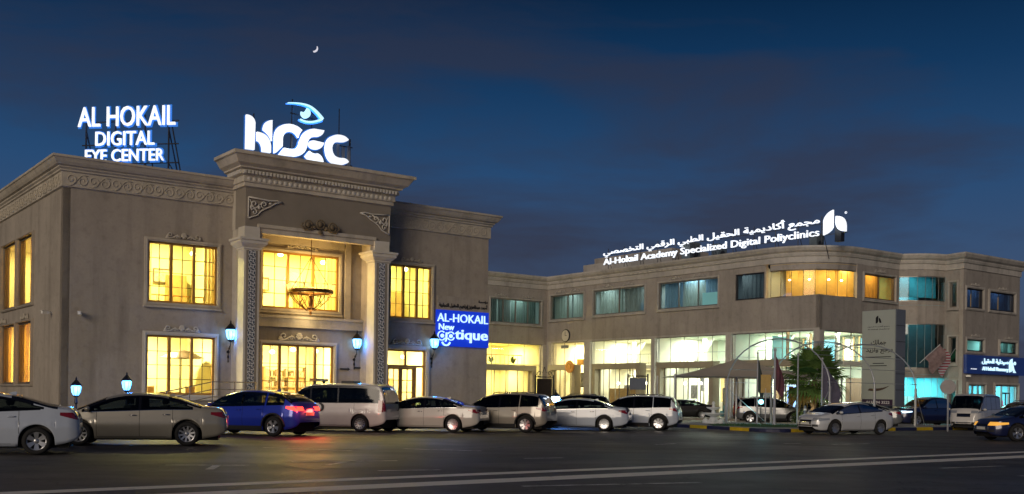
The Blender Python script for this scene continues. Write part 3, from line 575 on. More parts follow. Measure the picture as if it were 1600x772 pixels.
for k, (a, b) in enumerate(bays + [(29.81, 30)]):         # ground floor piers
    MB().box(prev, -.03, 0, a, .55, 6.36).box(prev, -.06, 0, a, -.03, .5).build('pier', STONE2, PB, (FM[0], FM[1], 0), FM[2]); prev = b
MB().box(-.5, -.03, 0, -.01, .55, 6.2).build('pier', STONE2, PB, (FL[0], FL[1], 0), 0)
rect_wall(PB, FR, 0, 9.35, 6.36, 8.78, [], PLAST2)
MB().box(0.01, -.03, 0, .36, .5, 6.36).build('pier', STONE2, PB, (FR[0], FR[1], 0), 0)
MB().slab([G(BX, 3.3), G(BX, -1.4), G(58.1, -1.4), G(58.1, 3.3)], 8.74, 8.79).build('ledge', STONE2, PB)
MB().box(-.02, -.025, 6.36, 29.83, -.001, 6.5).build('band', STONE2, PB, (FM[0], FM[1], 0), FM[2])
# glazed bays with clad door portals
def glazing(parent, F, u0, u1, z0, z1, n, mg, split=4.35, y=.25):
    mb = MB(); mb.ring(u0, z0, u1, z1, .05, y - .05, y + .05); w = (u1 - u0 - .1) / n
    for k in range(1, n): mb.box(u0 + .05 + k * w - .015, y - .03, z0 + .05, u0 + .05 + k * w + .015, y + .03, z1 - .05)
    if split: mb.box(u0 + .05, y - .028, split - .02, u1 - .05, y + .028, split + .02)
    g_ = mb.build('glazing', ALU, parent, (F[0], F[1], 0), F[2])
    rows = [(z0 + .05, split), (split, z1 - .05)] if split else [(z0 + .05, z1 - .05)]
    for k in range(n):
        for a, b in rows: link('pane', pane_mesh(w - .002, b - a - .002, mg), g_, (u0 + .05 + (k + .5) * w, y, (a + b) / 2))
    return g_
def portal(parent, F, u0, u1, zt, leaves=2):
    mb = MB(); mb.box(u0, -.55, 0.12, u0 + .42, .2, zt); mb.box(u1 - .42, -.55, .12, u1, .2, zt); mb.box(u0 + .42, -.55, zt - .42, u1 - .42, .2, zt); mb.box(u0 + .36, -.60, zt - .47, u1 - .36, -.55, zt - .4)
    p = mb.build('door_portal', PORTAL, parent, (F[0], F[1], 0), F[2])
    a, b = u0 + .42, u1 - .42; n = 4; w = (b - a) / n; dm = MB(); dm.ring(a, .13, b, zt - .42, .06, -.06, .02)
    for k in range(1, n): dm.box(a + k * w - .03, -.05, .19, a + k * w + .03, .01, zt - .48)
    dm.build('door_frame', BRONZE, p)
    for k in (1, 2): MB().tube([(a + 2 * w + (-.09 if k == 1 else .09), -.1, 1.0), (a + 2 * w + (-.09 if k == 1 else .09), -.1, 1.5)], .02, 6).build('handle', GALV, p)
    return p
LC = [(1, .84, .42), (.95, .96, .70), (.90, 1.0, .84), (.94, 1.0, .84)]; PWR = [1200, 1150, 1150, 1300]
por = [(.85, 4.58), (6.85, 12.75), (14.65, 20.67), (22.74, 28.77)]; rooms = []
for k, (a, b) in enumerate(bays):
    glazing(PB, FM, a, b, .14, 6.36, 3 if k == 0 else 5, GLASS); portal(PB, FM, *por[k], 4.36)
    rm = room(PB, FM, a - .3, b + .3 - (.6 if k == 3 else 0), .13, 6.45, 9 if k == 3 else 7, (HALL, HALL, HALLG, HALLG)[k], PWR[k], LC[k], y0=.56, n=3, mfl=FLOORM, right=k < 3); rooms.append(rm)
    if k: [lamp('ceiling_light', (a + (b - a) * f, 5.2, 3.98), 480, LC[k], (1.2, 1.2), rm) for f in (.25, .75)]
    sp = MB()
    for i in range(3 if k == 0 else 6): sp.lathe([(.09, 0), (.09, -.04)], 8, (a + .5 + i * (b - a - 1) / (2 if k == 0 else 5), 1.1, 6.44))
    sp.build('spotlight', SPOT, rm)
def panel(parent, x0, x1, y, z0, z1, m, t=.06, name='wall_panel'): return MB().box(x0, y - t, z0, x1, y, z1).build(name, m, parent)
def arch_panel(parent, x0, x1, y, z0, z1, m):
    r = (x1 - x0) / 2; return MB().prism([(x0, z0), (x1, z0)] + arc((x0 + x1) / 2, z1 - r, r, 0, 180, 12), y - .08, y).build('arched_opening', m, parent)
for k, rm in enumerate(rooms[1:], 1):
    a, b = bays[k]
    for i, (f0, f1, mm_) in enumerate(((.12, .24, DBLUE if k > 1 else TEALP), (.36, .50, TEALP if k == 1 else DBLUE), (.60, .70, WHITE), (.78, .92, TEALP if k < 3 else DBLUE))):
        x0, x1 = a + f0 * (b - a), a + f1 * (b - a); MB().box(x0 - .12, 7.42, 4.4, x0, 7.5, 6.3).box(x1, 7.42, 4.4, x1 + .12, 7.5, 6.3).build('pilaster', TAN if k == 3 else WHITE, rm)
        panel(rm, x0, x1, 7.54, 4.55, 6.15, mm_)
    MB().prism([(a + .3, 4.4), (a + 2.2, 6.4), (a + 2.6, 6.4), (a + .8, 4.4)], 4.0, 4.25).build('stair_soffit', WHITE, rm)
    MB().box(a - .2, 3.0, 4.02, b + .1, 7.5, 4.3).build('mezzanine', HALL, rm)
    MB().box(a + .12 * (b - a), 5.2, .14, a + .45 * (b - a), 6.0, 1.25).build('counter', TAN if k != 2 else WHITE, rm)
    panel(rm, a + .62 * (b - a), a + .80 * (b - a), 7.53, .6, 3.2, (DARKW, CYANW, DARKW)[k - 1]); panel(rm, a + .30 * (b - a), a + .36 * (b - a), 3.0, 2.1, 3.3, POSTER, name='poster')
    if k == 2: arch_panel(rm, a + .14 * (b - a), a + .3 * (b - a), 7.52, .15, 3.2, CYANW); panel(rm, a + .86 * (b - a), a + .95 * (b - a), 5, 1.0, 3.0, SCREEN, name='screen'); shelf(rm, a + .42 * (b - a), a + .56 * (b - a), 4.6, .2, 2.4, 4, DARKW)
    if k == 1: MB().box(a + .1, 2.2, .14, a + 3.6, 2.5, 2.3).build('timber_partition', CAB, rm); MB().box(b - 3, 3, .14, b - .4, 3.4, 2.0).build('timber_partition', DARKW, rm)
    if k == 3: panel(rm, a + .5 * (b - a), a + .62 * (b - a), 4.5, 1.6, 2.7, SCREEN, name='screen'); shelf(rm, a + .1 * (b - a), a + .24 * (b - a), 3, .2, 2.6, 4, CAB)
    for i in range(4): MB().ball((a + 1 + i * 1.7, 2.5, 2.75), .13).build('globe_lamp', SPOT, rm)
    rnd = random.Random(k)
    for i in range(3): x = a + .6 + i * 2.6; MB().lathe([(.16, 0), (.16, 6.3)], 10, (x + rnd.uniform(0, .6), 4.6, .14)).build('column', WHITE, rm)
    shelf(rm, a + .46 * (b - a), a + .60 * (b - a), 6.9, .2, 2.6, 5, WHITE); stock(rm, a + .46 * (b - a), a + .60 * (b - a), 6.9, .2, 2.6, 5, sd=20 + k)
    for i in range(3): x = a + .8 + rnd.uniform(0, 6); MB().box(x, 2.0, .14, x + .55, 2.5, .58).box(x, 2.42, .58, x + .55, 2.5, 1.0).build('armchair', (SOFA, DARKW, DBLUE)[i], rm)
    for i in range(2): x = a + 1.2 + 4.5 * i + rnd.uniform(-.4, .4); panel(rm, x, x + .7, 2.9, 1.5, 2.6, (POSTER, TEALP)[i], name='poster')
    rl_ = MB(); rl_.tube([(a, 3.05, 5.25), (b, 3.05, 5.25)], .03, 5)
    for i in range(12): rl_.tube([(a + i * (b - a) / 11, 3.05, 4.3), (a + i * (b - a) / 11, 3.05, 5.25)], .015, 4)
    rl_.build('balustrade', GALV, rm); panel(rm, a + .05 * (b - a), a + .10 * (b - a), 7.5, .3, 3.4, TAN); panel(rm, a + .88 * (b - a), a + .98 * (b - a), 7.5, .3, 3.6, (TEALP, WHITE, TAN)[k - 1])
rm = rooms[0]; panel(rm, 1.9, 2.8, 2.2, 2.4, 3.7, DARKW, name='picture'); panel(rm, 2.0, 2.7, 2.13, 2.5, 3.6, POSTER, .01, 'picture'); MB().box(1.3, 2.3, .14, 4.2, 3.0, 1.35).build('counter', STONEW, rm); shelf(rm, 4.3, 5.1, 3.5, .2, 3.4, 6, CAB)
MB().box(.75, 3.0, 4.5, 5.2, 3.06, 5.0).build('balustrade', BRASS, rm)
# link
glazing(PB, FL, -15, -.52, .14, 6.2, 8, GLASS, y=.3); portal(PB, FL, -7.6, -1.6, 4.25)
rl = room(PB, FL, -15.2, -.45, .13, 6.3, 6, WARMW, 1900, (1, .84, .42), y0=.56, n=4)
shelf(rl, -9, -7, 5.5, .2, 3.2, 6, CAB); shelf(rl, -6, -4, 5.5, .2, 2.4, 4, DARKW); MB().box(-4.5, 3.4, .14, -2.4, 4.2, 1.3).build('counter', CAB, rl); panel(rl, -3.4, -2.8, 6.5, 2.2, 3.4, DARKW, name='picture'); panel(rl, -5.6, -5.0, 6.5, 3.0, 3.8, POSTER, name='picture')
bl = MB(); bl.tube([(-8, 2.4, 5.25), (-1, 2.4, 5.25)], .04, 6)
for i in range(15): bl.tube([(-8 + i * .5, 2.4, 4.4), (-8 + i * .5, 2.4, 5.25)], .02, 5)
[lamp('ceiling_light', (x, 4.6, 4.1), 260, (1, .84, .42), (1.2, 1.2), rl) for x in (-8.5, -5, -2)]; bl.build('balustrade', BRASS, rl); MB().box(-15.1, 2.3, 4.15, -.5, 6.5, 4.38).build('mezzanine', WARMW, rl)
pl = MB(); random.seed(11)
for cx in (-7.6, -6.9, -4.7, -2.2):
    for i in range(26):
        a_ = random.uniform(0, 6.28); e = random.uniform(.3, 1.2); r0 = random.uniform(.2, .5); x, y, z = cx + r0 * math.cos(a_) * math.cos(e), 2.1 + .4 * r0 * math.sin(a_), 4.45 + r0 * math.sin(e) * 1.5
        pl.add([(cx, 2.1, 4.45), (x - .06, y, z), (x + .06, y, z + .05)], [(0, 1, 2)])
pl.build('indoor_plants', mat('indoor_leaf', (.10, .16, .03), rough=.6), rl, kind='stuff')
# first floor windows and what shows in them
ub = room(PB, FM, .1, 25.05, 8.1, 11.0, 2.6, mat('dim_room', (.32, .36, .36), rough=.9), 300, (.86, .96, .96), y0=.31, n=5)
for i, h in enumerate(upw[:3]): window(PB, FM, *h, (2, 2, 3)[i], 1, 1, ms=STONE2, mf=ALU, mg=GLASSG, sur=.13, orn=0, mull=.07)
for i, h in enumerate(upw[:3]):
    for f in ((.3, .7) if i else (.3, .75)): link('ornament', ornament_mesh(1.5, STONE2), PB, (FM[0], FM[1] - (h[0] + f * (h[1] - h[0])), h[3] + .17), FM[2])
wide = [(0, .5, 2.6, TEAL), (2.75, 5.2, 0, TEAL), (6.3, 9.4, 0, TEAL), (9.4, 12.8, 0, GREYC), (14.2, 16.2, 0, BLUEC), (16.35, 18.6, 0, TEAL), (18.6, 20.7, 0, BLUEC), (22.2, 25, 0, GREYC)]
for a, b, c, mm_ in wide:
    if c: b = c
    curtain(ub, a + .05, b, 8.3, 10.9, .75, mm_, 7, .04)
lamp('ceiling_light', (17.5, .6, 10.8), 26, (.35, .65, 1), (2, .2), ub); panel(ub, 11.4, 12.6, .9, 8.6, 9.4, mat('lit_blue_board', (.3, .6, .9), emit=(.3, .65, 1), es=.5), name='screen'); panel(ub, 18.4, 20.5, .7, 8.62, 9.7, mat('lit_teal_board', (.3, .6, .6), emit=(.25, .5, .55), es=.35), name='screen')
window(PB, FM, *upw[3], 1, 1, 1, ms=PLAST2, mf=STEEL, mg=GLASSD, sur=.03, proud=.01, orn=0, sill=False)
window(PB, FL, *linkw, 4, 1, 1, ms=STONE2, mf=ALU, mg=GLASSG, sur=.13, orn=0, mull=.07); window(PB, FL, -14.5, -8, 7.98, 10.12, 4, 1, 1, ms=STONE2, mf=ALU, mg=GLASSG, sur=.13, orn=0, mull=.07)
for x in (-5.3, -2.3): link('ornament', ornament_mesh(1.5, STONE2), PB, (FL[0] + x, FL[1] - .02, 10.3))
ul = room(PB, FL, -15, -.3, 7.6, 10.6, 2.2, MATS['dim_room'], 130, (.8, 1, .95), n=3)
for a in (-6.5, -5.0, -3.55, -2.1): curtain(ul, a, a + 1.36, 7.7, 10.4, .8, (TEAL, GREYC)[int(a * 3) % 2], 6, .04)
# rounded corner, amber room
def wall_path(parent, pts, z0, z1, m, t=.25, name='wall', closed_top=True):
    return MB().sweep([(0, z0), (0, z1), (-t, z1), (-t, z0), (0, z0)], pts).build(name, m, parent)
def curve_glass(parent, pts, z0, z1, mg, mf, inset=.1):
    mb = MB(); mb.sweep([(-inset + .05, z0), (-inset + .05, z0 + .07), (-inset - .05, z0 + .07), (-inset - .05, z0), (-inset + .05, z0)], pts); mb.sweep([(-inset + .05, z1 - .07), (-inset + .05, z1), (-inset - .05, z1), (-inset - .05, z1 - .07), (-inset + .05, z1 - .07)], pts)
    P = [Vector(p) for p in pts]; Q = []
    for i, p in enumerate(P):
        a = (P[min(i + 1, len(P) - 1)] - P[max(i - 1, 0)]).normalized(); Q.append(p - Vector((a.y, -a.x)) * inset); mb.tube([(Q[-1].x, Q[-1].y, z0 + .07), (Q[-1].x, Q[-1].y, z1 - .07)], .018, 6)
    o = mb.build('curved_window', mf, parent)
    for a, b in zip(Q[:-1], Q[1:]):
        w = (b - a).length; an = math.atan2(b.y - a.y, b.x - a.x); link('pane', pane_mesh(w - .05, z1 - z0 - .14, mg), o, ((a.x + b.x) / 2, (a.y + b.y) / 2, (z0 + z1) / 2), an)
    return o
C1 = [(53.0 + 4.21 * math.cos(R(a)), 2.9 + 4.21 * math.sin(R(a))) for a in [180 + 90 * i / 8 for i in range(9)]]; C1g = [G(*p) for p in C1]
wall_path(PB, C1g, 10.74, WTP, PLAST2); curve_glass(PB, C1g, 8.79, 10.74, GLASS, BRONZE)
rr_ = MB(); inn = [(p[0] + (G(53, 2.9)[0] - p[0]) * .42, p[1] + (G(53, 2.9)[1] - p[1]) * .42) for p in C1g]
rr_.sweep([(0, 8.8), (0, 11.1)], inn); rr_.slab(C1g + [G(53, 2.9)], 8.795, 8.80); rr_.slab([(p[0] * .999, p[1] * .999) for p in C1g] + [G(53, 2.9)], 11.1, 11.12)
rc = rr_.build('amber_room', AMBER, PB)
for a in (195, 220, 245, 265): p = G(53 + 3.2 * math.cos(R(a)), 2.9 + 3.2 * math.sin(R(a))); lamp('ceiling_light', (p[0], p[1], 11.0), 52, (1, .74, .30), (.4, .4), rc); MB().lathe([(.05, 0), (.09, -.05), (0, -.09)], 8, (p[0], p[1], 10.15)).build('pendant', SPOT, rc); MB().tube([(p[0], p[1], 10.13), (p[0], p[1], 11.1)], .01, 4).build('cord', STEEL, rc)
# right face
rw1 = (5.0, 8.8, 8.85, 10.62)
rect_wall(PB, FR, 4.21, 9.35, 8.79, WTP, [rw1], PLAST2); window(PB, FR, *rw1, 2, 1, 1, ms=STONE2, mf=BRONZE, sur=.13, orn=1, ornw=1.5, mg=GLASS, mull=.06)
rwm = room(PB, FR, 4.3, 9.2, 8.5, 11, 2.2, AMBER, 62, (1, .62, .22)); curtain(rwm, 4.8, 7.7, 8.6, 10.9, .7, AMBER, 8, .04)
gr_ = glazing(PB, FR, .36, 9.3, .14, 6.36, 5, GLASS); portal(PB, FR, 5.6, 8.8, 4.36)
for a, b in ((1.0, 1.3), (3.6, 3.9)): panel(gr_, a, b, 3.6, 3.9, 6.4, TAN)
panel(gr_, 1.4, 3.5, 5.2, 4.1, 6.2, CYANW); panel(gr_, 2.2, 3.4, 4.4, .5, 2.6, SCREEN, name='screen'); shelf(gr_, .8, 1.9, 3.6, .2, 2.5, 4, CAB)
# bowed bay
def bez(a, c, b, n): return [((1 - t) ** 2 * a[0] + 2 * t * (1 - t) * c[0] + t * t * b[0], (1 - t) ** 2 * a[1] + 2 * t * (1 - t) * c[1] + t * t * b[1]) for t in [i / n for i in range(n + 1)]]
C2 = [G(*p) for p in bez((58.13, -1.4), (59.1, -3.3), (61.0, -3.35), 6)]
for z0, z1 in ((3.35, 3.95), (7.25, 8.9), (10.75, WTP)): wall_path(PB, C2, z0, z1, PLAST2)
curve_glass(PB, C2, .14, 3.35, GLASSG, STONE2); curve_glass(PB, C2, 3.95, 7.25, GLASSD, ALU); curve_glass(PB, C2, 8.9, 10.75, GLASSG, ALU)
bb = [(p[0] + .7, p[1] + 2.6) for p in C2]
bm = MB(); bm.sweep([(0, .14), (0, 11)], bb); bm.slab(C2 + bb[::-1], .14, .15); bm.slab(C2 + bb[::-1], 3.5, 3.52); bm.slab(C2 + bb[::-1], 8.6, 8.62); br = bm.build('bay_room', CYANW, PB)
mid = [(p[0] + .25, p[1] + .9) for p in C2]
MB().sweep([(0, 3.9), (0, 7.3)], mid).build('curtain', TEAL, br); MB().sweep([(0, 9.25), (0, 10.8)], mid).build('curtain', cloth('deep_teal_curtain', (.10, .28, .33), .2, 4), br)
q = bb[3]; lamp('ceiling_light', (q[0] - .5, q[1] - 1.2, 3.4), 190, (.35, .95, 1), (1.4, 1), br); lamp('ceiling_light', (q[0] - .3, q[1] - .6, 8.55), 60, (.3, .9, 1), (1.5, .4), br, rot=(0, 0, 0)); lamp('ceiling_light', (q[0] - .3, q[1] - .7, 10.9), 60, (.3, .9, 1), (1.4, .6), br)
MB().box(q[0] - .9, q[1] - .7, .15, q[0] + .9, q[1] - .3, 1.9).build('shop_shelf', WHITE, br)
# narrow flank
a, b = G(61.0, -3.35), G(60.65, -5.0); fl = math.hypot(b[0] - a[0], b[1] - a[1]); FN = (a[0], a[1], math.atan2(b[1] - a[1], b[0] - a[0]))
nh = [(.45, 1.15, 8.45, 10.3), (.45, 1.15, 4.35, 6.3), (.45, 1.15, .5, 3.0)]
rect_wall(PB, FN, 0, fl, 0, WTP, nh, PLAST2)
for h in nh: window(PB, FN, *h, 1, 1, 1, ms=STONE2, mf=ALU, mg=GLASSD, sur=.13, orn=0)
nr = room(PB, FN, .3, 1.22, .2, 10.9, .45, MATS['dim_room'], 7, (.6, .9, 1)); panel(nr, .4, 1.2, .6, 8.5, 9.2, WHITE, name='blind'); lamp('ceiling_light', (.8, .55, 3.1), 12, (.3, .9, 1), (.6, .6), nr)
# pharmacy wing
FW = (*G(60.65, -5.0), 0); ww = 8.0
wh = [(.35, 2.65, 8.42, 9.85), (3.55, 7.2, 8.42, 9.82), (.45, 2.8, 5.25, 6.12), (5.1, 7.55, 5.25, 6.12), (.75, 3.1, .25, 2.82), (4.5, 7.85, .2, 2.85)]
rect_wall(PB, FW, 0, ww, 0, WTP, wh, PLAST2)
for i, h in enumerate(wh): window(PB, FW, *h, 1 if i < 4 else 3, 1, 1, ms=STONE2, mf=STEEL if i < 4 else ALU, mg=GLASSD if i < 2 else GLASSG, sur=.17, orn=1 if i < 4 else 0, ornw=1.3, mull=.08, sill=False)
w1 = room(PB, FW, .62, 7.9, 7.9, 10.4, 1.8, MATS['dim_room'], 55, (.45, .6, 1), n=2); w2 = room(PB, FW, .62, 7.9, 4.9, 6.5, 1.8, MATS['dim_room'], 130, (.4, .95, .95), n=2); w3 = room(PB, FW, .66, 7.95, .15, 3.3, 4, CYANW, 520, (.42, .85, 1), n=2)
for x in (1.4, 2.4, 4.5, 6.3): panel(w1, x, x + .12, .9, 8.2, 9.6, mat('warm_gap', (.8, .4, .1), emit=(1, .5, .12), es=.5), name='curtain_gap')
for a_, b_ in ((.64, 1.3), (1.55, 2.3), (2.6, 4.4), (4.7, 6.2), (6.45, 7.7)): curtain(w1, a_, b_, 8.0, 10.2, .8, BLUEC, 4, .04)
curtain(w2, 5, 7.6, 5, 6.4, .7, GREYC, 7, .04)
shelf(w3, .9, 3.0, 3.6, .2, 2.5, 5, WHITE); shelf(w3, 4.6, 7.7, 3.9, .2, 2.5, 5, WHITE); panel(w3, 4.55, 5.6, .9, .7, 1.9, PINK, name='display'); panel(w3, 6.9, 7.3, .9, .3, 1.7, PINK, name='display'); panel(w3, 1.7, 2.0, .8, .8, 1.7, WHITE, name='display'); panel(w3, 2.3, 2.6, .8, .9, 1.7, PINK, name='display')
dm = MB(); dm.ring(5.62, .2, 6.85, 2.3, .1, .05, .1); dm.box(6.19, .05, .3, 6.28, .1, 2.2); dm.box(5.72, .05, 1.2, 6.75, .1, 1.3); dm.build('pharmacy_door', STEEL, PB, (FW[0], FW[1], 0), 0)
MB().quad((*G(68.65, -5), 0), (*G(68.65, 12), 0), (*G(68.65, 12), WTP), (*G(68.65, -5), WTP)).build('wall', PLAST2, PB)
MB().quad((*G(32.8, 28.41), 0), (*G(32.8, 36), 0), (*G(32.8, 36), WTP), (*G(32.8, 28.41), WTP)).quad((*G(32.8, 36), 0), (*G(68.65, 36), 0), (*G(68.65, 36), WTP), (*G(32.8, 36), WTP)).quad((*G(68.65, 12), 0), (*G(68.65, 36), 0), (*G(68.65, 36), WTP), (*G(68.65, 12), WTP)).build('wall', PLAST2, PB)
# roof, cornice, attic
top = [G(32.8, 28.41), G(BX, 28.41), G(BX, 2.9)] + C1g[1:] + [G(58.13, -1.38)] + C2[1:] + [G(60.65, -5.0), G(68.65, -5.0), G(68.65, 10)]
cp = [(0, 11.2), (.08, 11.22), (.08, 11.62), (.16, 11.66), (.22, 11.82), (.22, 11.9), (.38, 12.02), (.50, 12.22), (.50, 12.34), (0, 12.40), (-.5, 12.40), (-.5, 11.2)]
MB().sweep(cp, top).build('cornice', STONE2, PB)
MB().slab(top + [G(68.65, 36), G(32.8, 36)], 11.24, 11.26).build('roof', CONC, PB)
ds = MB()
for k in range(44): u = .4 + k * .56; ds.box(u, -.20, 11.68, u + .28, -.12, 11.8)
ds.build('dentil_course', STONE2, PB, (FM[0], FM[1], 0), FM[2], kind='stuff')
ROOFG = mat('roof_plant', (.10, .12, .13), rough=.7, var=.2, vs=2)
MB().box(*G(51.6, 15.5), 11.26, *G(56, 25.2), 14.0).build('stair_head', PLAST2, PB); MB().box(*G(51.4, 20.5), 11.26, *G(52.6, 26.5), 13.5).build('parapet', STONE2, PB)
def ac_unit(x, y, s=1.0, lab=''):
    o = thing('air_conditioner', lab, 'air conditioner', wl(x, y, 11.26), YAW, 'rooftop air conditioners'); MB().box(-.6 * s, -.45 * s, .9, .6 * s, .45 * s, 2.0 * s + .7).build('casing', ROOFG, o); MB().box(-.5 * s, -.4 * s, 0, -.4 * s, .4 * s, .9).box(.4 * s, -.4 * s, 0, .5 * s, .4 * s, .9).build('stand', STEEL, o)
    MB().lathe([(.34 * s, 0), (.34 * s, -.03), (.1, -.05)], 14, (0, -.46 * s, 1.5 * s + .3), 'y').build('fan_grille', STEEL, o); return o
ac_unit(50.8, 9.6, .8, 'dark rooftop air conditioner below the middle of the long white name'); ac_unit(50.6, 12.4, 1.0, 'larger dark rooftop air conditioner further left under the long white name'); ac_unit(51.0, .6, .7, 'dark rooftop air conditioner under the last word of the long name')
# ------------------------------------------------------------------ signs
HALO = mat('blue_neon_halo', (.2, .5, 1), emit=(.02, .18, 1.0), es=1.3); EYEW = mat('eye_neon', (.6, .85, 1), emit=(.45, .82, 1), es=1.1)
LETW = mat('lit_letter', (.85, .9, 1), emit=(.86, .92, 1.0), es=.92); LETB = mat('lit_letter_blue', (.8, .92, 1), emit=(.50, .82, 1.0), es=1.05)
BLK = mat('black_letter', (.012, .012, .014), rough=.5); PSIGN = mat('pharmacy_board', (.010, .022, .085), rough=.35, emit=(.010, .03, .15), es=.35)
# AL HOKAIL / DIGITAL / EYE CENTER on a steel frame over the left wing
p = at(122, 200, 50.4); q = at(274, 193, 49.7); rz = math.atan2(q[1] - p[1], q[0] - p[0]); wS = math.hypot(q[0] - p[0], q[1] - p[1])
SG = thing('rooftop_sign', 'white lit letters AL HOKAIL DIGITAL EYE CENTER on steel frame over the left wing', 'sign', (p[0], p[1], 10.15), rz)
def zz(py, px=200): return at(px, py, 50.05)[2] - 10.15
sx = wS / (274 - 122)
def X(px): return (px - 122) * sx
for t, x0, x1, zt, zb in (('AL HOKAIL', 122, 274, 166, 197), ('DIGITAL', 150, 242, 205, 227), ('EYE CENTER', 134, 257, 233, 252)):
    write(t, X(x0), X(x1), zz(zb), zz(zt), 0, LETW, SG, depth=.10, bold=.002)
HALD = mat('letter_halo_dim', (.02, .12, .4), emit=(.01, .16, .62), es=.28); HALB = mat('letter_halo', (.02, .12, .4), emit=(.01, .16, .62), es=.75)
for t, x0, x1, zt, zb in (('AL HOKAIL', 122, 274, 166, 197), ('DIGITAL', 150, 242, 205, 227), ('EYE CENTER', 134, 257, 233, 252)):
    write(t, X(x0) - .07, X(x1) + .07, zz(zb) - .07, zz(zt) + .07, .12, HALB, SG, 'letter_glow', depth=.04, bold=.03)  # blue glow around the letters, built as larger emissive copies behind
lamp('sign_fill', (2.2, .6, 2.6), 120, (.05, .3, 1), (.8,), SG, 'POINT')
fr2 = MB()
for x in (.3, 1.8, 3.3, 4.5):
    fr2.tube([(x, .22, 0), (x, .22, 4.5)], .045, 6); fr2.tube([(x, .22, 3.8), (x + .2, 1.7, 0)], .035, 6); fr2.tube([(x, .22, 2.2), (x + .12, 1.0, 1.6)], .025, 6)
for z in (3.1, 2.2, 4.2): fr2.tube([(.1, .22, z), (5.0, .22, z)], .03, 6)
fr2.tube([(4.55, .22, 4.5), (5.35, .5, 0)], .035, 6); fr2.build('sign_frame', STEEL, SG)
# NDEC and the eye over the portal
ND = thing('rooftop_logo_sign', 'big white lit NDEC letters under a blue neon eye above the portal', 'sign', wl(7.6, -.8, 12.12), YAW)
# letters drawn from the sign: x along the front in px/7.02 of its own plane
kx = 5.28 / (1325 - 165)
def L(pts, sh=.128): return [((x - 165) * kx, (560 + (x - 165) * .139 - z) * kx * 1.0 + .42) for x, z in pts]
def glyph(pts, m=LETW, dep=.16, name='letter', y=0):
    if name == 'letter':
        gx, gz = sum(q[0] for q in pts) / len(pts), sum(q[1] for q in pts) / len(pts); pts = [(gx + (q[0] - gx) * .955, gz + (q[1] - gz) * .975) for q in pts]
    o = MB().prism(pts, y - dep / 2, y + dep / 2).build(name, m, ND)
    if name == 'letter': MB().prism(band(pts + [pts[0]], .09), .12, .16).build('letter_glow', HALD, ND)  # emissive outline behind the glyph stands for its blue glow
    return o
def qa(a, c, b, n=8): return bez(a, c, b, n)
glyph(L([(170, 205)] + qa((170, 205), (255, 215), (268, 290))[1:] + [(262, 568), (168, 556)]))
glyph(L([(284, 376)] + qa((284, 376), (420, 390), (440, 520))[1:] + [(440, 592), (345, 580)] + qa((345, 580), (345, 480), (286, 466))[1:]))
glyph(L(qa((352, 340), (365, 255), (450, 255)) + [(448, 470)] + qa((448, 470), (432, 405), (352, 358))[1:]))
# D: ring with a notch
outer = [(468, 596)] + qa((468, 420), (480, 290), (630, 288), 10) + qa((630, 288), (720, 292), (785, 352), 8)[1:] + qa((785, 352), (750, 390), (742, 430), 5)[1:]
inner = qa((742, 430), (710, 365), (645, 365), 8) + qa((645, 365), (562, 375), (560, 450), 8)[1:] + [(560, 525)] + qa((560, 525), (640, 548), (690, 548), 6)[1:] + qa((690, 548), (735, 540), (745, 480), 6)[1:]
glyph(L(outer + inner[1:17] + [(560, 524), (488, 590), (468, 590)]))
glyph(L([(512, 606), (572, 536)] + qa((600, 544), (650, 552), (690, 550), 5) + qa((690, 550), (740, 540), (748, 470), 6)[1:] + qa((756, 470), (780, 334), (920, 330), 10)[1:] + [(1040, 345)] + qa((1040, 345), (1020, 410), (960, 412), 6)[1:] + qa((960, 412), (850, 405), (840, 500), 8)[1:] + qa((840, 500), (820, 620), (690, 626), 10)[1:] + [(600, 618)]))
glyph(L(qa((1035, 478), (1010, 545), (950, 548), 6) + [(920, 546)] + qa((920, 546), (855, 535), (856, 490), 6)[1:] + qa((856, 490), (865, 445), (920, 455), 5)[1:]))
glyph(L(qa((862, 562), (890, 590), (930, 592), 6) + qa((930, 585), (1010, 590), (1030, 680), 8)[1:] + qa((1030, 680), (880, 706), (812, 618), 10)[1:]))
oc = qa((1322, 440), (1280, 385), (1180, 385), 8) + qa((1180, 385), (1040, 400), (1040, 530), 10)[1:] + qa((1040, 530), (1050, 700), (1200, 712), 10)[1:] + qa((1200, 712), (1290, 715), (1328, 680), 6)[1:]
ic = qa((1328, 680), (1300, 635), (1230, 638), 6) + qa((1230, 638), (1125, 635), (1120, 530), 10)[1:] + qa((1120, 530), (1125, 462), (1200, 462), 8)[1:] + qa((1200, 462), (1290, 472), (1322, 440), 6)[1:]
glyph(L(oc + ic[1:-1]))
glyph(L(band(qa((620, 72), (820, 60), (900, 118), 10) + qa((900, 118), (960, 160), (1015, 228), 8)[1:], 6, 24)), EYEW, .10, 'eye_outline'); glyph(L(band(qa((1012, 228), (860, 290), (760, 235), 10), 22, 8)), EYEW, .10, 'eye_outline')
iris = arc(818, 175, 54, -170, 70, 14)
glyph(L([(x, z) for x, z in [(818 + 54 * math.cos(R(a)), 172 + 54 * math.sin(R(a))) for a in range(-75, 196, 15)]] + [(790, 165), (815, 150)]), EYEW, .10, 'iris')
glyph(L(band(qa((610, 76), (820, 64), (900, 122), 10) + qa((900, 122), (960, 164), (1018, 232), 8)[1:], 14, 42)), HALO, .05, 'neon_halo', .12); glyph(L(band(qa((1018, 232), (860, 296), (750, 238), 10), 42, 18)), HALO, .05, 'neon_halo', .12)  # halo of the eye, built as wider emissive blue bands
sf = MB()
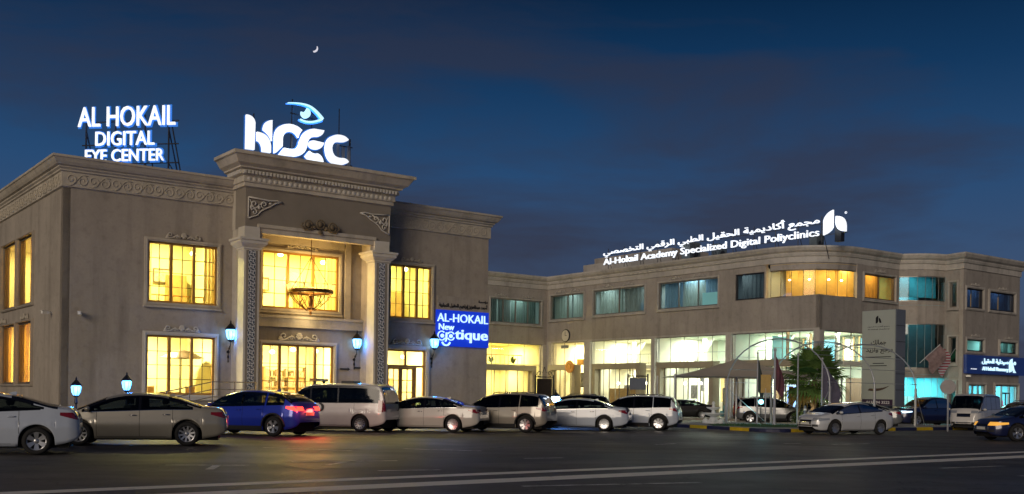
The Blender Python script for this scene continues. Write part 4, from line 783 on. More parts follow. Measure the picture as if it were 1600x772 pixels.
for x, z in ((.5, 2.2), (1.5, 1.5), (2.4, 3.2), (3.4, 3.0), (4.4, 1.6)): sf.tube([(x, .22, 0), (x, .22, z)], .035, 6); sf.tube([(x, .22, z * .8), (x + .3, 1.1, 0)], .03, 6)
sf.tube([(.1, .22, .35), (5.0, .22, .35)], .035, 6); sf.tube([(2.3, .22, 2.55), (3.7, .22, 2.45)], .03, 6); sf.build('sign_frame', STEEL, ND)
lamp('neon_light', (3.1, .3, 2.55), 40, (.08, .35, 1), (.5,), ND, 'POINT'); lamp('neon_light', (2.4, -.3, .9), 55, (.6, .8, 1), (.6,), ND, 'POINT')
# telecom mast beside the C
TM = thing('telecom_mast', 'thin dark antenna mast with panels beside the letter C', 'antenna', wl(13.0, -.2, 12.12), YAW)
MB().tube([(-.35, 0, 0), (-.35, 0, 3.3)], .025, 6).tube([(.25, 0, 0), (.25, 0, 1.9)], .05, 6).tube([(-.5, 0, .6), (.4, 0, .6)], .025, 5).tube([(-.5, 0, 1.5), (.4, 0, 1.5)], .025, 5).build('pole', STEEL, TM)
for x, z in ((.15, 1.0), (-.15, .9), (-.45, 1.05)): MB().box(x - .07, -.12, z - .5, x + .07, -.04, z + .55).build('antenna_panel', GALV, TM)
# AL-HOKAIL New optique
OS = thing('optical_shop_sign', 'blue lit wall board reading AL-HOKAIL New optique with smiling face', 'sign', wl(18.42, -.03), YAW)
OBLUE = mat('blue_lightbox', (.01, .05, .4), emit=(.003, .035, .72), es=.62)
MB().box(.15, -.06, 5.98, 3.43, 0, 6.72).build('header_board', PLAST, OS); MB().box(.08, -.10, 4.08, 3.43, 0, 5.98).build('lightbox', OBLUE, OS)
write(arabic('أحمد عبدالعزيز إبراهيم الحقيل التجارية'), .24, 3.36, 6.06, 6.40, -.075, BLK, OS, 'word', .02, .03); write(arabic('مؤسسة'), 2.75, 3.36, 6.44, 6.64, -.075, BLK, OS, 'word', .02, .012)
write('AL-HOKAIL', .10, 3.34, 5.36, 5.80, -.15, LETB, OS, depth=.05, bold=.0); write('New', .20, 1.16, 4.93, 5.26, -.15, LETB, OS, depth=.05, bold=.005); write('tique', 1.22, 3.34, 4.30, 4.98, -.15, LETB, OS, depth=.05, bold=.015)
def flat(parts, name):
    mb = MB()
    for pl_ in parts: mb.prism(pl_, -.18, -.12)
    return mb.build(name, LETB, OS)
flat([band(arc(.38, 4.62, .235, 50, 330, 18), .05)], 'eye_ring'); flat([arc(.42, 4.62, .10, 0, 345, 14)], 'eye_disc'); flat([arc(.96, 4.62, .10, 0, 345, 14)], 'eye_disc'); flat([band(arc(.96, 4.62, .215, -150, -20, 10), .045), band(arc(.96, 4.62, .215, 30, 150, 10), .045)], 'eye_ring'); flat([[(.64, 4.45), (.72, 4.45), (.72, 4.80), (.64, 4.80)], band([(.68, 4.46), (.66, 4.36), (.60, 4.34)], .06)], 'nose'); flat([band(arc(.66, 4.38, .26, 200, 340, 14), .08)], 'smile')
# long name on the clinic roof
RS = thing('rooftop_name_sign', 'long white lit Arabic and English clinic name along the roof edge', 'sign', wl(49.5, 21.65, 12.4), YAW - R(90))
write(arabic('مجمع أكاديمية الحقيل الطبي الرقمي التخصصي'), 0, 22.4, 1.16, 2.02, 0, LETW, RS, 'word', .10, .010); write('Al-Hokail Academy Specialized Digital Poliyclinics', .05, 22.4, .36, 1.06, -.02, LETW, RS, 'letter', .10, .004)
lg = [[(22.75, .52), (22.75, 1.55)] + qa((22.75, 1.55), (22.95, 2.05), (23.55, 2.18), 8) + [(23.55, 1.0)] + qa((23.55, 1.0), (23.4, .65), (22.75, .52), 6)[:-1], qa((23.75, 1.72), (24.55, 1.70), (24.6, .95), 8) + [(24.6, .58)] + qa((24.6, .58), (23.8, .65), (23.75, 1.3), 8)]
for pl_ in lg: MB().prism(pl_, -.06, .06).build('logo_leaf', LETW, RS)
MB().prism(band(arc(24.55, 1.86, .07, 0, 345, 12), .02), -.03, .03).build('registered_mark', LETW, RS)
for x in (3, 8.5, 14, 19.5, 23.6): lamp('sign_fill', (x, -.45, 1.0), 22, (.8, .9, 1), (.5,), RS, 'POINT')  # unseen point lamps, added so the letters' glow reaches the cornice
rf = MB()
for k in range(12): x = .5 + k * 2.0; rf.tube([(x, .12, 0), (x, .12, 1.9)], .03, 5); rf.tube([(x, .12, 1.2), (x, 1.0, -1)], .025, 5)
rf.tube([(0, .12, .55), (24.6, .12, .55)], .025, 5); rf.tube([(0, .12, 1.35), (24.6, .12, 1.35)], .025, 5); rf.build('sign_frame', STEEL, RS); MB().box(23.6, .1, 0, 24.1, .5, 1.0).build('control_box', STEEL, RS)
# pharmacy fascia
PS = thing('pharmacy_sign', 'dark blue pharmacy fascia with white lit Arabic and English name', 'sign', wl(60.75, -5.0), YAW)
MB().box(0, -.28, 3.62, 9.2, -.01, 4.98).build('fascia', PSIGN, PS); write(arabic('صيدلية الحقيل'), 2.0, 5.75, 4.32, 4.78, -.32, LETB, PS, 'word', .05, .02); write('Al Hokail Pharmacy', 2.05, 5.75, 3.80, 4.16, -.32, LETB, PS, 'letter', .05, .02)
for pl_ in ([(5.85, 3.82), (5.85, 4.5)] + qa((5.85, 4.5), (5.95, 4.8), (6.3, 4.86), 6) + [(6.3, 4.0)] + qa((6.3, 4.0), (6.2, 3.85), (5.85, 3.82), 4)[:-1], qa((6.38, 4.55), (6.5, 4.0), (6.85, 3.8), 6) + [(6.5, 3.8)] + qa((6.5, 3.8), (6.36, 4.0), (6.38, 4.5), 4)[:-1], arc(6.68, 4.52, .13, 0, 340, 12)): MB().prism(pl_, -.36, -.30).build('logo_leaf', LETB, PS)
write('Al Hokail', .5, 1.3, 3.92, 4.0, -.30, LETW, PS, 'letter', .01, .01)
# pylon sign
PY_ = thing('pylon_sign', 'tall grey advertising pylon with black logo and Arabic slogan', 'sign', at(1371, 660, 66)[:2] + (0,), YAW - R(90))
PYG = mat('pylon_face', (.40, .44, .40), rough=.5, var=.06, vs=.6); PYD = mat('pylon_side', (.14, .16, .2), rough=.5, var=.1, vs=1)
MB().box(-1.2, 0, 1.25, 1.15, .06, 7.2).build('sign_face', PYG, PY_); MB().box(-1.2, .06, 1.2, 1.2, 1.05, 7.22).build('casing', PYD, PY_); MB().box(-.5, .2, 0, .5, .85, 1.2).build('foot', PYD, PY_)
for z in (2.2, 3.2, 4.2, 5.2, 6.2): MB().box(1.2, .05, z, 1.215, 1.06, z + .03).build('joint', STEEL, PY_)
PMAR = mat('maroon_band', (.05, .03, .06), rough=.4); MB().box(-1.12, -.02, 1.25, 1.05, -.001, 1.62).build('phone_band', PMAR, PY_)
write('013 894 3522', -.8, .85, 1.34, 1.52, -.025, mat('sign_white', (.7, .7, .7)), PY_, 'letter', .01, .012)
for pl_ in ([(-.22, 6.38), (-.22, 6.72)] + qa((-.22, 6.72), (-.16, 6.84), (-.04, 6.86), 4) + [(-.04, 6.5), (-.1, 6.4)], qa((.0, 6.74), (.16, 6.68), (.18, 6.4), 5) + [(.04, 6.42), (0, 6.6)]): MB().prism(pl_, -.012, -.001).build('logo_leaf', BLK, PY_)
write(arabic('مجمع أكاديمية الحقيل'), -.8, .78, 6.12, 6.24, -.006, BLK, PY_, 'word', .006, .012); write('Al-Hokail Academy', -.8, .78, 5.96, 6.05, -.006, BLK, PY_, 'letter', .006, .008)
write(arabic('جمالك'), -.55, .55, 4.98, 5.36, -.006, BLK, PY_, 'word', .006, .02); write(arabic('يرجع وازيد'), -.9, 1.0, 4.48, 4.86, -.006, BLK, PY_, 'word', .006, .02)
for z, x in ((4.25, .9), (3.85, .4), (3.7, .6)): MB().box(-x, -.004, z, x, -.001, z + .05).build('small_print', BLK, PY_)
MB().prism(qa((-.75, 2.18), (.2, 2.0), (.85, 2.5), 8) + qa((.85, 2.5), (.3, 2.25), (-.6, 2.30), 8), -.006, -.001).build('printed_curve', mat('brown_print', (.08, .05, .035)), PY_)
# ------------------------------------------------------------------ vehicles
RUB = mat('tyre_rubber', (.012, .012, .013), rough=.85, bump=.2, bs=40); RIM = mat('alloy_rim', (.55, .56, .58), rough=.28, metal=.85); RIMD = mat('rim_dark', (.03, .03, .032), rough=.5, metal=.5); BLKP = mat('black_plastic', (.015, .015, .017), rough=.5); TRIM = mat('gloss_black', (.006, .006, .008), rough=.12, coat=.5)
CGL = glass('car_glass', (.30, .36, .36), 1.2); CGD = glass('car_glass_dark', (.06, .075, .08), 1.2); CAB_ = mat('cabin_fabric', (.06, .055, .05), rough=.9); CHR = mat('chrome', (.7, .7, .72), rough=.12, metal=1); REDL = mat('tail_lens', (.20, .006, .010), rough=.12, coat=1); REDON = mat('tail_lens_lit', (.5, .02, .02), emit=(1, .035, .02), es=4.5); HEADL = mat('head_lens', (.42, .45, .48), rough=.08, metal=.35, coat=1); HEADON = mat('head_lens_lit', (.8, .9, 1), emit=(.55, .8, 1), es=1.6); AMBL = mat('amber_lens', (.6, .25, .02), emit=(1, .5, .08), es=.7); PLATE = mat('number_plate', (.6, .6, .56), rough=.5); UNDER = mat('underbody', (.006, .006, .006), rough=.9)
def paint(name, col, metal=.0, rough=.28): return mat(name, col, rough=rough, metal=metal, coat=1.0, var=.04, vs=3)
def lerp_pts(P, x):
    if x <= P[0][0]: return P[0][1]
    for (a, b), (c, d_) in zip(P[:-1], P[1:]):
        if x <= c: return b + (d_ - b) * (x - a) / (c - a) if c > a else d_
    return P[-1][1]
def smooth(P, s):
    lo, hi = P[0][0], P[-1][0]
    def f(x):
        t = 0
        for k in (-1, -.6, -.25, 0, .25, .6, 1): t += lerp_pts(P, min(max(x + k * min(s, abs(x - lo) + .004, abs(hi - x) + .004), lo), hi))
        return t / 7
    return f
SP = {}
SP['sedan'] = dict(L=4.85, W=1.82, H=1.46, xw=(-1.36, 1.44), R=.335, dlo=(-1.62, 1.30), pil=(-.12,), rear=('z', -1.72, -.88), front=(.78, 1.50),
    top=[(-2.42, .60), (-2.41, .80), (-2.36, .98), (-2.26, 1.07), (-1.80, 1.10), (-1.62, 1.13), (-1.15, 1.30), (-.70, 1.42), (-.2, 1.46), (.25, 1.445), (.70, 1.355), (1.15, 1.17), (1.50, 1.01), (1.66, .965), (2.05, .88), (2.28, .78), (2.38, .68), (2.42, .55)],
    belt=[(-2.42, .95), (-1.6, 1.0), (-.6, .985), (.6, .935), (1.6, .90), (2.42, .75)], doors=(-.98, -.12, .98))
SP['coupe'] = dict(SP['sedan'], L=4.55, H=1.43, top=[(-2.27, .62), (-2.26, .85), (-2.20, 1.02), (-2.10, 1.09), (-1.85, 1.11), (-1.55, 1.17), (-1.0, 1.34), (-.5, 1.43), (-.1, 1.435), (.3, 1.40), (.7, 1.30), (1.15, 1.13), (1.48, .98), (1.6, .945), (1.95, .86), (2.15, .76), (2.24, .66), (2.27, .55)], xw=(-1.35, 1.35), R=.32, belt=[(-2.27, .98), (-1.6, 1.04), (-.6, .99), (.6, .92), (1.6, .88), (2.27, .75)], rear=('z', -1.78, -.82), front=(.72, 1.46), dlo=(-1.5, 1.22), W=1.79)
SP['suv'] = dict(L=4.32, W=1.80, H=1.64, xw=(-1.26, 1.36), R=.345, dlo=(-1.78, 1.22), pil=(-.10, -.98), rear=('x', 1.15, 1.50), front=(.62, 1.32), clad=True, rails=True,
    top=[(-2.16, .62), (-2.15, .85), (-2.10, 1.05), (-2.04, 1.14), (-1.88, 1.45), (-1.80, 1.55), (-1.60, 1.60), (-.9, 1.64), (-.2, 1.64), (.25, 1.60), (.62, 1.50), (1.0, 1.28), (1.30, 1.10), (1.45, 1.06), (1.85, .99), (2.05, .90), (2.13, .78), (2.16, .60)],
    belt=[(-2.16, 1.06), (-1.6, 1.08), (-.6, 1.04), (.6, 1.0), (1.6, .97), (2.16, .85)], doors=(-.92, -.10, .95))
SP['fastsuv'] = dict(SP['suv'], L=4.5, H=1.6, W=1.84, top=[(-2.25, .62), (-2.24, .90), (-2.18, 1.08), (-2.08, 1.15), (-1.80, 1.33), (-1.55, 1.46), (-1.1, 1.55), (-.5, 1.60), (0, 1.60), (.35, 1.55), (.75, 1.43), (1.15, 1.22), (1.42, 1.08), (1.55, 1.04), (1.95, .97), (2.14, .87), (2.22, .76), (2.25, .60)], rear=('z', -1.98, -1.25), dlo=(-1.72, 1.32), pil=(-.05, -1.0), front=(.72, 1.44), xw=(-1.32, 1.40), rails=False)
SP['van'] = dict(L=5.12, W=1.92, H=1.93, xw=(-1.50, 1.70), R=.33, dlo=(-2.28, 1.62), pil=(.62, -.55), rear=('x', 1.18, 1.76), front=(1.02, 1.78), tall=True,
    top=[(-2.56, .60), (-2.55, .95), (-2.52, 1.20), (-2.42, 1.62), (-2.34, 1.82), (-2.20, 1.89), (-1.4, 1.925), (0, 1.93), (.6, 1.90), (.95, 1.80), (1.35, 1.50), (1.75, 1.20), (1.9, 1.13), (2.3, .99), (2.48, .85), (2.54, .72), (2.56, .58)],
    belt=[(-2.56, 1.14), (-1.6, 1.14), (.6, 1.12), (1.6, 1.06), (2.56, .85)], doors=(-1.25, .62, 1.5))
SP['bus'] = dict(L=4.70, W=1.72, H=1.98, xw=(-1.25, 1.32), R=.32, dlo=(-2.12, 1.78), pil=(.95, -.1, -1.15), rear=('x', 1.15, 1.75), front=(1.38, 2.02), tall=True,
    top=[(-2.35, .55), (-2.34, 1.0), (-2.30, 1.55), (-2.22, 1.85), (-2.08, 1.94), (-1.2, 1.98), (.8, 1.98), (1.2, 1.94), (1.42, 1.84), (1.75, 1.48), (2.02, 1.18), (2.16, 1.08), (2.27, .95), (2.33, .75), (2.35, .52)],
    belt=[(-2.35, 1.12), (.6, 1.10), (1.7, 1.04), (2.35, .9)], doors=(-.1, .95, 1.72))
SP['pickup'] = dict(L=5.35, W=1.90, H=1.82, xw=(-1.58, 1.68), R=.385, dlo=(-.98, 1.30), pil=(.10,), rear=None, front=(.62, 1.36), clad=True,
    top=[(-2.67, .75), (-2.66, 1.0), (-2.62, 1.16), (-2.4, 1.18), (-1.25, 1.18), (-1.12, 1.24), (-1.0, 1.55), (-.88, 1.74), (-.6, 1.80), (0, 1.82), (.35, 1.76), (.70, 1.62), (1.05, 1.38), (1.35, 1.20), (1.5, 1.16), (2.1, 1.10), (2.45, 1.02), (2.60, .9), (2.67, .65)],
    belt=[(-2.67, 1.1), (-1, 1.12), (.6, 1.1), (1.6, 1.07), (2.67, .95)], doors=(-.85, .10, 1.1))
def wheel_meshes(Rr, spokes, w=.215):
    key = ('wheel', Rr, spokes)
    if key in _orn: return _orn[key]
    r0 = Rr * .66
    ty = MB().lathe([(r0, w / 2 - .02), (r0 + .02, w / 2), (Rr - .05, w / 2), (Rr - .012, w / 2 - .03), (Rr, 0), (Rr - .012, -w / 2 + .03), (Rr - .05, -w / 2), (r0 + .02, -w / 2), (r0, -w / 2 + .02)], 32, axis='y', cap=False).mesh('wheel', RUB, True)
    rim = MB(); rim.lathe([(r0 + .004, .10), (r0 + .004, .085), (r0 - .018, .075), (r0 - .03, .0)], 32, axis='y', cap=False)
    for k in range(spokes):
        a = 2 * math.pi * k / spokes
        for da in ((-.10, .10) if spokes <= 7 else (0,)):
            a0, a1 = a + da * .4, a + da * 1.5; c0, s0, c1, s1 = math.cos(a0), math.sin(a0), math.cos(a1), math.sin(a1); wd0, wd1 = .03, .022 if spokes > 7 else .03
            i, o_ = .045, r0 - .008
            rim.add([(c0 * i - s0 * wd0, .07, s0 * i + c0 * wd0), (c0 * i + s0 * wd0, .07, s0 * i - c0 * wd0), (c1 * o_ + s1 * wd1, .088, s1 * o_ - c1 * wd1), (c1 * o_ - s1 * wd1, .088, s1 * o_ + c1 * wd1)] +
                    [(c0 * i - s0 * wd0, .035, s0 * i + c0 * wd0), (c0 * i + s0 * wd0, .035, s0 * i - c0 * wd0), (c1 * o_ + s1 * wd1, .05, s1 * o_ - c1 * wd1), (c1 * o_ - s1 * wd1, .05, s1 * o_ + c1 * wd1)],
                    [(0, 1, 2, 3), (0, 4, 5, 1), (2, 6, 7, 3), (1, 5, 6, 2), (0, 3, 7, 4)])
    rim.lathe([(.055, .03), (.055, .078), (.03, .09), (0, .092)], 14, axis='y')
    rm_ = rim.mesh('rim', RIM)
    back = MB().lathe([(r0, -.02), (.02, -.02)], 24, axis='y', cap=False).mesh('brake_disc', RIMD)  # dark disc closing the wheel behind the spokes
    _orn[key] = (ty, rm_, back); return _orn[key]
def car(name, label, kind, pm, loc, ang, spokes=5, tail=None, head=None, group='parked cars', rimmat=None, cat='car', chrome=False, grille=True, plate=True):
    s = SP[kind]; L_, Wd, H = s['L'], s['W'], s['H']; hl = L_ / 2; tall = s.get('tall'); root = thing(name, label, cat, loc, ang, group)
    top = smooth(s['top'], .10); belt = smooth(s['belt'], .2); w = Wd / 2
    hw = smooth([(-hl, w * .74), (-hl + .05, w * .84), (-hl + .22, w * .935), (-hl + .6, w * .985), (-hl + 1.2, w), (hl - 1.3, w), (hl - .75, w * .975), (hl - .35, w * .88), (hl - .12, w * .72), (hl, w * .52)] if not tall else [(-hl, w * .86), (-hl + .06, w * .94), (-hl + .3, w * .99), (hl - .9, w), (hl - .4, w * .93), (hl - .12, w * .80), (hl, w * .62)], .06)
    bot = smooth([(-hl, .50), (-hl + .06, .36), (-hl + .3, .27), (-hl + .7, .20), (hl - .7, .20), (hl - .25, .21), (hl - .06, .26), (hl, .36)], .05)
    Rr = s['R']; Ra = Rr + .065; wr = w * (.74 if not tall else .86)
    xs = set(); n = 64
    for i in range(n + 1): xs.add(-hl + L_ * (.5 - .5 * math.cos(math.pi * i / n)) * .5 + (L_ * i / n) * .5)
    for xw in s['xw']:
        for i in range(17): xs.add(xw + Ra * math.cos(math.pi * i / 16))
        xs.add(xw - Ra - .006); xs.add(xw + Ra + .006)
    xs = sorted(xs); xs = [x for i, x in enumerate(xs) if i == 0 or x - xs[i - 1] > .003]
    def parts(x):
        t = top(x); b = min(belt(x), t - .085); e = max(b + .004, t - (.075 if not tall else .09)); return t, b, e
    def yside(x, z, t, b):
        h = hw(x); yb = h * .955
        if z <= b:
            k = (z - .2) / max(b - .2, .05); return h * (.925 + .30 * k - .225 * k * k * 1.02 if k < .62 else 1.0 - .045 * ((k - .62) / .38) ** 1.6) if k > 0 else h * .925
        k = min(1, (z - b) / max(H - .08 - belt(x), .2)); return yb + (min(wr, yb) - yb) * (k * .82 + .18 * k * k)
    rings = []; NL, NG, NC = 10, 6, 9
    for x in xs:
        t, b, e = parts(x); zb = bot(x)
        for xw in s['xw']:
            dx = abs(x - xw)
            if dx <= Ra + .001: zb = max(zb, Rr + math.sqrt(max(Ra * Ra - dx * dx, 0)))
        zb = min(zb, b - .03); r = [(yside(x, zb, t, b) - .035, zb - .0)]
        for i in range(NL): z = zb + (b - zb) * i / (NL - 1); r.append((yside(x, z, t, b), z))
        for i in range(1, NG): z = b + (e - b) * i / (NG - 1); r.append((yside(x, z, t, b), z))
        ye = r[-1][0]; pw = 2.6
        for i in range(1, NC + 1):
            q = 1 - i / NC; q = q ** .8; r.append((ye * q, e + (t - e) * (1 - q ** pw) ** (1 / pw)))
        rings.append([(x, y, z) for y, z in r] + [(x, -y, z) for y, z in r[-2::-1]])
    mb = MB(); m = len(rings[0]); mb.v = [p for r in rings for p in r]
    mb.f = [(i * m + k, (i + 1) * m + k, (i + 1) * m + k + 1, i * m + k + 1) for i in range(len(xs) - 1) for k in range(m - 1)] + [tuple(range(m)), tuple(range(len(xs) * m - 1, (len(xs) - 1) * m - 1, -1))]
    full = list(mb.f); bvh = BVHTree.FromPolygons([Vector(v) for v in mb.v], full)
    x0, x1 = s['dlo']
    def hi_(x): t, b, e = parts(x); return max(e - (.035 if not tall else .10), belt(x) + .02)
    def lo_(x): return belt(x) + .022
    xe = [x for x in [x0 + (x1 - x0) * i / 80 for i in range(81)] if hi_(x) - lo_(x) > .03]; x0, x1 = min(xe), max(xe); c0, c1 = s['front']; rr0 = s['rear']; pl_ = [p for p in s['pil'] if x0 < p < x1]
    def zone(v):                                          # does this point of the shell lie under glass
        x, y, z = v; t, b, e = parts(x)
        if x0 < x < x1 and lo_(x) < z < hi_(x) and all(abs(x - p) > .04 for p in pl_): return True
        if z >= e - .002 and abs(y) < yside(x, e, t, b) * .93:
            if c0 < x < c1 or (rr0 and rr0[0] == 'z' and rr0[1] < x < rr0[2]): return True
        return bool(rr0 and rr0[0] == 'x' and x < -hl + .75 and rr0[1] < z < rr0[2] and abs(y) < w * .75 and z > e - .002)
    inside = [zone(v) for v in mb.v]; keep, dark = [], []
    for f in full:
        k = sum(inside[i] for i in f)
        if k == len(f) and len(f) == 4: continue
        (dark if k else keep).append(f)
    mb.f = keep; body = mb.build('body', pm, root, smooth=True)
    if dark: d2 = MB(); d2.v = mb.v; d2.f = dark; fo = d2.build('window_surround', TRIM, body, smooth=True); bm_ = bmesh.new(); bm_.from_mesh(fo.data); bmesh.ops.delete(bm_, geom=[v for v in bm_.verts if not v.link_faces], context='VERTS'); bm_.to_mesh(fo.data); bm_.free()
    cz = belt(0) - .02; MB().box(-hl + .55, -w + .16, .5, hl - 1.0, w - .16, cz - .22).build('cabin_floor', CAB_, root)
    for sx in ([(.42 if not tall else .95), (-.52 if not tall else -.1)] + ([-1.1] if tall else [])):
        for sy in (-.36, .36): q = MB().box(sx - .28, sy - .24, cz - .5, sx - .10, sy + .24, cz + .16); q.ball((sx - .2, sy, cz + .27), .06, .13, .09, 8, 6); q.build('seat', CAB_, root)
    MB().box(c1 - .72, -w + .2, cz - .3, c1 - .1, w - .2, cz + .0).build('dashboard', CAB_, root)
    def cast(axis, a, b, sg):
        if axis == 'y': o_, d_ = Vector((a, 3 * sg, b)), Vector((0, -sg, 0))
        elif axis == 'x': o_, d_ = Vector((5 * sg, a, b)), Vector((-sg, 0, 0))
        else: o_, d_ = Vector((a, b, 4)), Vector((0, 0, -1))
        h = bvh.ray_cast(o_, d_); return (h[0], h[1]) if h[0] else (None, None)
    def patch(mb_, axis, a0, a1, lo, hi, sg=1, na=8, nb=4, off=.006):
        lo = lo if callable(lo) else (lambda a, v=lo: v); hi = hi if callable(hi) else (lambda a, v=hi: v); grid = []
        for i in range(na + 1):
            a = a0 + (a1 - a0) * i / na; row = []
            for j in range(nb + 1):
                b = lo(a) + (hi(a) - lo(a)) * j / nb; p, nn = cast(axis, a, b, sg)
                if p is not None:
                    if nn.dot(Vector((sg if axis == 'x' else 0, sg if axis == 'y' else 0, 1 if axis == 'z' else 0))) < 0: nn = -nn
                    p = p + nn * off
                row.append(p)
            grid.append(row)
        for i in range(na):
            for j in range(nb):
                q = [grid[i][j], grid[i + 1][j], grid[i + 1][j + 1], grid[i][j + 1]]
                if all(v is not None for v in q): mb_.quad(*q)
        return mb_
    MB().box(-hl + .25, -w + .24, .16, hl - .25, w - .24, min(.66, H * .45)).build('underbody', UNDER, root)
    for sg in (1, -1):
        if chrome:
            pts = [cast('y', x0 + (x1 - x0) * i / 24, lo_(x0 + (x1 - x0) * i / 24) - .018, sg)[0] for i in range(25)]; MB().tube([(p.x, p.y + sg * .002, p.z) for p in pts if p], .007, 5).build('belt_moulding', CHR, root)
        cuts = sorted([x0] + [p for p in s['pil'] if x0 < p < x1] + [x1])
        for a, b in zip(cuts[:-1], cuts[1:]):
            g_ = MB(); patch(g_, 'y', a + (.035 if a != x0 else .01), b - (.035 if b != x1 else .02), lo_, hi_, sg, 12, 4, .007); g_.build('side_window', CGD if kind in ('van', 'suv') else CGL, root, smooth=True)
        for dx in s['doors']: sm_ = MB(); patch(sm_, 'y', dx - .005, dx + .005, .27, lambda x: lo_(x) - .02, sg, 1, 10, .0025); sm_.build('door_seam', UNDER, root)
        sm_ = MB(); patch(sm_, 'y', min(s['doors']), max(s['doors']), .255, .263, sg, 12, 1, .0025); sm_.build('door_seam', UNDER, root)
        for dx in s['doors'][:-1] if not tall else s['doors'][1:2]:
            p, _ = cast('y', dx + .16, belt(dx) - .13, sg)
            if p: MB().tube([(p.x - .09, p.y + sg * .012, p.z), (p.x - .05, p.y + sg * .03, p.z + .004), (p.x + .05, p.y + sg * .03, p.z + .004), (p.x + .09, p.y + sg * .012, p.z)], .014, 6).build('door_handle', CHR if chrome else pm, root, smooth=True)
        mx_ = x1 - .12; p, _ = cast('y', mx_, belt(mx_) + .02, sg)
        if p:
            mi = MB().ball((mx_ + .02, p.y + sg * .13, belt(mx_) + .09), .075, .10, .065, 10, 7).build('mirror', pm, root, smooth=True); MB().tube([(mx_, p.y - sg * .01, belt(mx_) + .03), (mx_ + .01, p.y + sg * .08, belt(mx_) + .06)], .025, 6).build('mirror_arm', BLKP, mi)
        for xw in s['xw']:
            ty, rm_, bk = wheel_meshes(Rr, spokes); wo = link('wheel', ty, root, (xw, sg * (w - .115), Rr)); wo.rotation_euler = (0, random.uniform(0, 1), 0 if sg > 0 else math.pi)
            ro = link('rim', rm_, wo); link('brake_disc', bk, wo)
            if s.get('clad'):
                am = MB(); pts = []
                for i in range(17):
                    a = math.pi * i / 16; p, _ = cast('y', xw + (Ra + .03) * math.cos(a), Rr + (Ra + .03) * math.sin(a), sg)
                    if p: pts.append((p.x, p.y + sg * .0, p.z))
                if len(pts) > 4: am.tube(pts, .036, 6).build('arch_trim', BLKP, root, smooth=True)
        if s.get('clad'): c2 = MB(); patch(c2, 'y', s['xw'][0] + Ra + .03, s['xw'][1] - Ra - .03, .21, .36, sg, 6, 2, .012); c2.build('sill_trim', BLKP, root, smooth=True)
        if s.get('rails'): MB().tube([(-1.3, sg * wr * .9, H - .05), (-1.15, sg * wr * .9, H + .03), (.1, sg * wr * .9, H + .02), (.3, sg * wr * .9, H - .06)], .018, 6).build('roof_rail', BLKP, root)
        # lamps wrap the corners
        tz = belt(-hl + .2) - .02 if not tall else belt(-hl + .2) + .02; tl = MB()
        if tall and kind == 'van': patch(tl, 'y', -hl + .09, -hl + .30, tz - .36, tz + .10, sg, 4, 4, .008); patch(tl, 'x', sg * (w * .80), sg * (w * .93), tz - .34, tz + .08, -1, 4, 4, .008)
        elif kind == 'bus': patch(tl, 'x', sg * (w * .72), sg * (w * .93), .75, 1.1, -1, 4, 4, .008)
        else:
            patch(tl, 'y', -hl + .07, -hl + .44, lambda x: tz - .17 + .10 * max(0, (x + hl - .07) / .37), tz, sg, 6, 3, .008); patch(tl, 'x', sg * (w * .40), sg * (w * .80), tz - .15, tz - .01, -1, 6, 3, .008)
        tl.build('tail_light', tail or REDL, root, smooth=True)
        hz_ = top(hl - .30) - .16; hd = MB(); patch(hd, 'y', hl - .62, hl - .16, lambda x: hz_ - .08 + .06 * (hl - .16 - x) / .46, lambda x: hz_ + .045 + .02 * (hl - .16 - x), sg, 6, 3, .008); patch(hd, 'x', sg * (w * .42), sg * (w * .80), hz_ - .08, hz_ + .06, 1, 6, 3, .008); hd.build('headlight', head or HEADL, root, smooth=True)
        fg = MB(); patch(fg, 'x', sg * (w * .48), sg * (w * .72), .36, .46, 1, 4, 2, .008); fg.build('fog_recess', BLKP, root)
    ws = MB(); patch(ws, 'z', c0, c1, lambda x: -yside(x, parts(x)[2], *parts(x)[:2]) * .94, lambda x: yside(x, parts(x)[2], *parts(x)[:2]) * .94, 1, 10, 10, .007); ws.build('windscreen', CGL, root, smooth=True)
    if s['rear']:
        rg = MB(); ax, r0, r1 = s['rear']
        if ax == 'z': patch(rg, 'z', r0, r1, lambda x: -yside(x, parts(x)[2], *parts(x)[:2]) * .90, lambda x: yside(x, parts(x)[2], *parts(x)[:2]) * .90, 1, 10, 10, .007)
        else: patch(rg, 'x', -w * .76, w * .76, r0, r1, -1, 10, 6, .008)
        rg.build('rear_window', CGD, root, smooth=True)
    bp = MB(); patch(bp, 'x', -w * .72, w * .72, .30, .44 if not s.get('clad') else .56, -1, 10, 2, .008); bp.build('rear_bumper_insert', BLKP if (s.get('clad') or tall) else pm, root, smooth=True)
    fz = top(hl - .15) - .12
    if grille:
        gm = MB(); patch(gm, 'x', -w * .40, w * .40, fz - .17, fz + .01, 1, 8, 4, .008); gl = gm.build('grille', TRIM, root, smooth=True); cb = MB(); patch(cb, 'x', -w * .40, w * .40, fz - .095, fz - .075, 1, 8, 1, .016); cb.build('grille_bar', CHR, gl)
        li = MB(); patch(li, 'x', -w * .45, w * .45, .33, .45, 1, 8, 2, .008); li.build('lower_intake', BLKP, root, smooth=True)
    if plate:
        for sg, z in ((-1, .78 if not tall else .86), (1, .50)):
            p, _ = cast('x', 0, z, sg)
            if p: MB().box(p.x + sg * .012 - .008, -.26, z - .055, p.x + sg * .012 + .008, .26, z + .055).build('number_plate', PLATE, root)
    if not tall and kind != 'pickup': MB().prism([(-.10, 0), (.12, 0), (-.02, .06), (-.09, .065)], -.015, .015).build('aerial_fin', pm, root, (s['dlo'][0] + .75, 0, top(s['dlo'][0] + .75) - .005))
    return root
